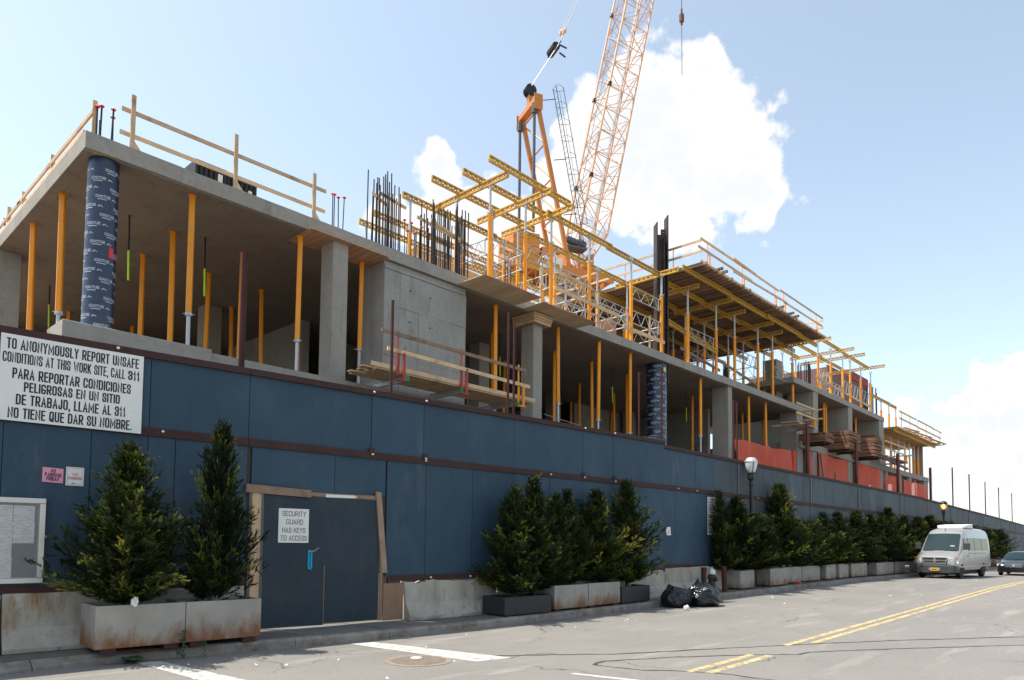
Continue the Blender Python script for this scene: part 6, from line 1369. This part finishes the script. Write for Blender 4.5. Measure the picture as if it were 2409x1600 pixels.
def street_lamp(x, y, z, H, lit, label):
    t = thing('street_lamp', (x,y,z), label, 'street lamp', 'street lamps')
    MB().lathe([(.2,0),(.2,.08),(.17,.12),(.15,.7),(.12,.78),(.09,.85),(.075,.95),(.06,H-1.05),(.09,H-1.03),(.09,H-.99),(.065,H-.97),(.07,H-.85),(.12,H-.8),(.12,H-.6),(.14,H-.58)], 18).build('pole', M['black_metal'], t, local=True, smooth=False)
    g = MB().lathe([(.12,H-.58),(.16,H-.5),(.205,H-.36),(.225,H-.22),(.225,H-.19)], 20); g.build('globe', M['lit_globe'] if lit else M['globe_glass'], t, local=True, smooth=True)
    MB().lathe([(.235,H-.20),(.235,H-.165),(.2,H-.09),(.13,H-.02),(.02,H)], 20).build('cap', M['hydrant_silver'] if not lit else M['black_metal'], t, local=True, smooth=True)
    for k in range(4):
        a = math.pi/4+k*math.pi/2; pts = [(r*math.cos(a), r*math.sin(a), zz) for r, zz in ((.13,H-.6),(.17,H-.5),(.215,H-.36),(.238,H-.2))]; MB().path(pts, .014, 5).build('rib', M['black_metal'], t, local=True)
    if lit: MB().lathe([(.02,H-.48),(.085,H-.42),(.1,H-.34),(.085,H-.26),(.02,H-.22)],12).build('bulb', M['bulb_glow'], t, local=True)
flat('bulb_glow', (1,.6,.2), .5, 0, (1,.42,.08), 7.0); mat_glass('lit_globe', (.75,.6,.4), .2, .65)
street_lamp(24.85,11.22,gz(24.8),4.72,False,'unlit street lamp with pale globe standing among the junipers'); street_lamp(52.2,10.7,gz(52),4.48,True,'street lamp with lit amber globe behind the van')

# ================================================================== VEHICLES
def body_loft(prof, zb, W, tum, n_round):
    rings = []
    for x, zt, wf in prof:
        h = zt-zb; pts = []
        for f, rr in ((0,.94),(.08,1),(.3,1),(.55,1),(.78,.995),(.9,.97),(.965,.9),(1,.68),(1.012,.3)):
            z = zb+h*f; pts.append((W*wf*min(1, tum(z))*rr, z))
        rings.append([(x,-y,z) for y, z in pts] + [(x,y,z) for y, z in reversed(pts)])
    return rings
def wheel(t, x, y, r, w, side):
    wh = thing('wheel', (0,0,0), None, None); wh.parent = t; wh.location = (x, y, r)
    s = side
    MB().lathe([(r*.62,-w/2),(r*.9,-w/2),(r,-w*.32),(r,w*.32),(r*.9,w/2),(r*.62,w/2)], 28).build('tyre', M['rubber'], wh, local=True)
    rm = MB().lathe([(r*.62,-w*.35),(r*.60,w*.40),(r*.5,w*.30),(r*.2,w*.42),(.02,w*.44)], 20); rm.build('rim', M['rim_steel'], wh, local=True); wh.rotation_euler = (math.pi/2*s, 0, 0)
vz = RZ(43)
van = thing('passenger_van', (41.7, 9.0, vz), 'silver high-roof passenger van with chrome grille parked facing the camera', 'van', rot=(0,0,-.055))
tumv = lambda z: interp(z, [(1.25,1.0),(2.0,.935),(2.6,.85),(2.8,.83)])
vp = [(.02,.80,.84),(.06,.98,.88),(.13,1.13,.93),(.4,1.25,.985),(.75,1.36,1.0),(1.0,1.44,1.0),(1.25,1.72,1.0),(1.5,1.99,1.0),(1.75,2.25,1.0),(1.95,2.42,1.0),(2.2,2.56,1.0),(2.6,2.64,1.0),(3.4,2.68,1.0),(6.4,2.66,1.0),(6.8,2.6,.99),(6.92,2.48,.97)]
rings = body_loft(vp, .42, .985, tumv, 0); MB().loft(rings[::-1]).build('body', M['silver_paint'], van, local=True, smooth=True).data.shade_smooth()
am = van.children[0].modifiers.new('edges','EDGE_SPLIT'); am.split_angle = R(38)
MB().loft(body_loft([(-.06,.66,.78),(-.04,.72,.86),(.05,.73,.93),(.35,.71,1.0),(.52,.62,1.003)], .30, .985, lambda z: 1, 0)[::-1]).build('bumper', M['dark_plastic'], van, local=True)
gl = MB()
for i in range(9):
    for j in range(7):
        u = i/8*2-1; v = j/6; y = u*(.84-.09*v); x = .99+.80*v+.03*u*u; z = 1.445+.88*v-.035*u*u*v; gl.v.append((x-.028, y, z+.03))
gl.f += [(i*7+j, i*7+j+1, (i+1)*7+j+1, (i+1)*7+j) for i in range(8) for j in range(6)]
ws = gl.build('windscreen', M['car_glass'], van, local=True, smooth=True)
MB().box(1.15,-.62,1.66,1.18,-.42,1.72).build('sticker', M['paper_white'], ws, local=True)
def side_glass(t, x0, x1, z0, z1, s, skew=0, m='car_glass', name='side_window'):
    mb = MB(); y0, y1 = .985*tumv(z0)+.012, .985*tumv(z1)+.012
    mb.add([(x0,s*y0,z0),(x1,s*y0,z0),(x1,s*y1,z1),(x0+skew,s*y1,z1)],[(0,1,2,3) if s < 0 else (3,2,1,0)]); return mb.build(name, M[m], t, local=True)
for s in (-1,1):
    side_glass(van, 1.42, 2.25, 1.5, 2.1, s, .28); side_glass(van, 2.4, 3.55, 1.45, 2.12, s); side_glass(van, 3.62, 5.0, 1.45, 2.12, s); side_glass(van, 5.07, 6.4, 1.45, 2.12, s)
    mr_ = MB().box(1.28, s*1.0-.0, 1.5, 1.42, s*1.27, 1.85) if s > 0 else MB().box(1.28,-1.27,1.5,1.42,-1.0,1.85); mr_.build('mirror', M['dark_plastic'], van, local=True, bevel=.03)
    hl = [(.07,s*.56,.80),(.09,s*.60,.98),(.30,s*.93,1.10),(.46,s*.985,1.09),(.30,s*.975,.80)]; mb = MB(); hl2 = [(x-.08, y*1.035, z) for x, y, z in hl]
    mb.loft([hl, hl2] if s > 0 else [hl2, hl]); mb.build('headlight', M['lamp_lens'], van, local=True)
    MB().box(.2,min(s*.93,s*1.0),1.03,.34,max(s*.93,s*1.0),1.12).build('indicator', M['amber'], van, local=True)
    MB().box(.6,min(s*.98,s*1.0),.58,6.7,max(s*.98,s*1.0),.66).build('rub_strip', M['silver_paint'], van, local=True)
    for wx in (1.0,5.3):
        arch = MB(); pts = [(wx+.42*math.cos(a), s*.988, .34+.42*math.sin(a)) for a in [math.pi*k/12 for k in range(13)]]; pts2 = [(x, s*.70, z) for x, _, z in pts]
        arch.add(pts+pts2, [tuple(range(13)), tuple(range(25,12,-1))] + [(i,i+1,14+i,13+i) for i in range(12)]); arch.build('wheel_arch', M['rubber'], van, local=True); wheel(van, wx, s*.86, .345, .22, -s)
gp = MB().box(.0,-.56,.80,.03,.56,1.07); gp.build('grille', M['dark_plastic'], van, local=True); go = van.children[-1]
ck = MB().box(-.02,-.60,1.075,.04,.60,1.10).box(-.03,-.50,.77,.03,.50,.80).box(-.015,-.56,.915,.005,.56,.945).box(-.02,-.03,.80,.0,.03,1.075)
for s in (-1,1): ck.beam((-.01,s*.58,1.08),(-.01,s*.49,.79),.03,.03,(1,0,0))
ck.tube((-.04,0,.935),(-.02,0,.935),.075,14); ck.build('grille_trim', M['chrome'], go, local=True)
MB().box(-.085,-.26,.42,-.062,.26,.56).build('plate_holder', M['chrome'], van, local=True); lp = MB().box(-.095,-.155,.40,-.087,.155,.55).build('license_plate', M['plate_yellow'], van, local=True)
MB().box(-.098,-.11,.445,-.0955,-.02,.50).box(-.098,.01,.445,-.0955,.11,.50).build('plate_mark', M['print_black'], lp, local=True)
MB().box(.92,-.75,1.455,.99,-.15,1.475).box(.92,.25,1.455,.99,.75,1.475).build('wiper', M['dark_plastic'], van, local=True)
ac = MB().loft([[(2.9,-.6,2.67),(2.9,.6,2.67),(2.9,.6,2.72),(2.9,-.6,2.72)],[(3.1,-.68,2.66),(3.1,.68,2.66),(3.1,.68,2.82),(3.1,-.68,2.82)],[(4.5,-.68,2.66),(4.5,.68,2.66),(4.5,.68,2.9),(4.5,-.68,2.9)],[(4.75,-.6,2.66),(4.75,.6,2.66),(4.75,.6,2.75),(4.75,-.6,2.75)]][::-1]); ac.build('roof_unit', M['white_enamel'], van, local=True, bevel=.03)
for s in (-1,1):
    sm = MB()
    for x0 in (1.36,2.33,3.58,6.45): sm.add([(x0,s*(.985*tumv(z)+.004),z) for z in (.5,1.3,2.0,2.3)]+[(x0+.016,s*(.985*tumv(z)+.004),z) for z in (.5,1.3,2.0,2.3)], [(0,4,5,1),(1,5,6,2),(2,6,7,3)] if s < 0 else [(1,5,4,0),(2,6,5,1),(3,7,6,2)])
    sm.box(2.4,min(s*.984,s*.992),1.30,5.9,max(s*.984,s*.992),1.325); tag(sm.build('panel_gap', M['dark_plastic'], van, local=True), kind='stuff')
    MB().box(2.1,min(s*.985,s*1.01),1.15,2.26,max(s*.985,s*1.01),1.19).build('door_handle', M['dark_plastic'], van, local=True)
MB().tube((2.0,0,2.45),(1.95,0,2.62),.015,6).build('aerial', M['dark_plastic'], van, local=True)
MB().box(.5,-.75,.2,6.6,.75,.42).build('underbody', M['rubber'], van, local=True)
# dark saloon, half out of the frame
cz = RZ(52); car = thing('saloon_car', (51.4, 6.95, cz), 'black saloon car at the right edge beside the van', 'car')
tumc = lambda z: interp(z, [(.85,1.0),(1.1,.88),(1.42,.70)])
cp_ = [(.0,.58,.78),(.08,.68,.86),(.25,.76,.94),(.7,.84,.985),(1.2,.91,1.0),(1.45,.95,1.0),(1.75,1.12,1.0),(2.05,1.3,1.0),(2.35,1.4,1.0),(2.9,1.43,1.0),(3.4,1.38,1.0),(3.8,1.18,1.0),(4.1,1.02,1.0),(4.6,.98,.96),(4.75,.8,.9)]
MB().loft(body_loft(cp_, .22, .9, tumc, 0)[::-1]).build('body', M['black_paint'], car, local=True, smooth=True); car.children[0].modifiers.new('edges','EDGE_SPLIT').split_angle = R(40)
gl = MB()
for i in range(9):
    for j in range(5):
        u = i/8*2-1; v = j/4; gl.v.append((1.42+.80*v+.06*u*u*0-.01, u*(.74-.16*v), .965+.42*v-.06*u*u*(.4+.6*v)+.02))
gl.f += [(i*5+j, i*5+j+1, (i+1)*5+j+1, (i+1)*5+j) for i in range(8) for j in range(4)]; gl.build('windscreen', M['car_glass'], car, local=True, smooth=True)
for s in (-1,1):
    mb = MB(); q = [(.03,s*.5,.56),(.05,s*.5,.68),(.22,s*.82,.70),(.2,s*.84,.58)]; q2 = [(x-.03,y*1.02,z) for x, y, z in q]; mb.loft([q,q2] if s > 0 else [q2,q]); mb.build('headlight', M['lamp_lens'], car, local=True)
    MB().box(-.03,min(s*.45,s*.72),.40,.0,max(s*.45,s*.72),.46).build('fog_lamp', M['chrome'], car, local=True); MB().box(1.5,min(s*.9,s*1.08),.92,1.62,max(s*.9,s*1.08),1.05).build('mirror', M['black_paint'], car, local=True, bevel=.02)
    for wx in (.85,3.6):
        arch = MB(); pts = [(wx+.37*math.cos(a), s*.905, .31+.37*math.sin(a)) for a in [math.pi*k/12 for k in range(13)]]; pts2 = [(x, s*.66, z) for x, _, z in pts]
        arch.add(pts+pts2, [tuple(range(13)), tuple(range(25,12,-1))] + [(i,i+1,14+i,13+i) for i in range(12)]); arch.build('wheel_arch', M['rubber'], car, local=True); wheel(car, wx, s*.78, .31, .2, -s)
g2 = MB()
for z in (.53,.58,.63,.68): g2.box(-.035,-.40,z,-.01,.40,z+.014)
g2.box(-.03,-.42,.515,0,.42,.525).box(-.03,-.44,.71,.03,.44,.725).tube((-.05,0,.61),(-.03,0,.61),.07,12).build('grille', M['chrome'], car, local=True)
MB().box(-.04,-.16,.31,-.025,.16,.41).build('license_plate', M['plate_yellow'], car, local=True); MB().loft(body_loft([(-.05,.50,.8),(.1,.5,.93),(.5,.44,1.01)], .2, .9, lambda z: 1, 0)[::-1]).build('bumper', M['black_paint'], car, local=True)

# ================================================================== LITTER
lit = MB(); rr = random.Random(4)
for k in range(46):
    x = rr.uniform(3.5,46); y = rr.uniform(8.9,10.25) if rr.random() < .6 else rr.uniform(5.5,9); s = rr.uniform(.012,.038)*(1.6 if x > 20 else 1); a = rr.uniform(0,3.14); c, d = math.cos(a)*s, math.sin(a)*s; z = RZ(x)+.004
    lit.add([(x-c,y-d,z),(x+d*.6,y-c*.6,z),(x+c,y+d,z+s*.35),(x-d*.6,y+c*.6,z+.002)],[(0,1,2,3),(3,2,1,0)])
tag(lit.build('litter', M['paper_white']), 'white paper scraps scattered over the asphalt along the kerb', 'litter', kind='stuff')
bm_ = bmesh.new(); bmesh.ops.create_icosphere(bm_, subdivisions=3, radius=.07)
for v in bm_.verts: v.co *= 1+.5*noise.noise(v.co*25)
me = bpy.data.meshes.new('paper_ball'); bm_.to_mesh(me); bm_.free(); me.materials.append(M['paper_white']); tag(inst('paper_ball', me, None, (16.75,9.35,RZ(17)+.06)), 'crumpled white paper ball in front of the rubbish bags', 'paper')
tag(inst('plastic_scrap', me, None, (3.74,10.8,.73), scale=(.7,.5,.9)), 'white plastic scrap caught in the broad left juniper', 'plastic scrap')
me2 = me.copy(); me2.materials.clear(); me2.materials.append(M['red_plastic']); tag(inst('red_scrap', me2, None, (27.6,10.62,gz(27)+.05), scale=(2.6,1.2,.9)), 'crumpled red scrap below the right row of planters', 'scrap')
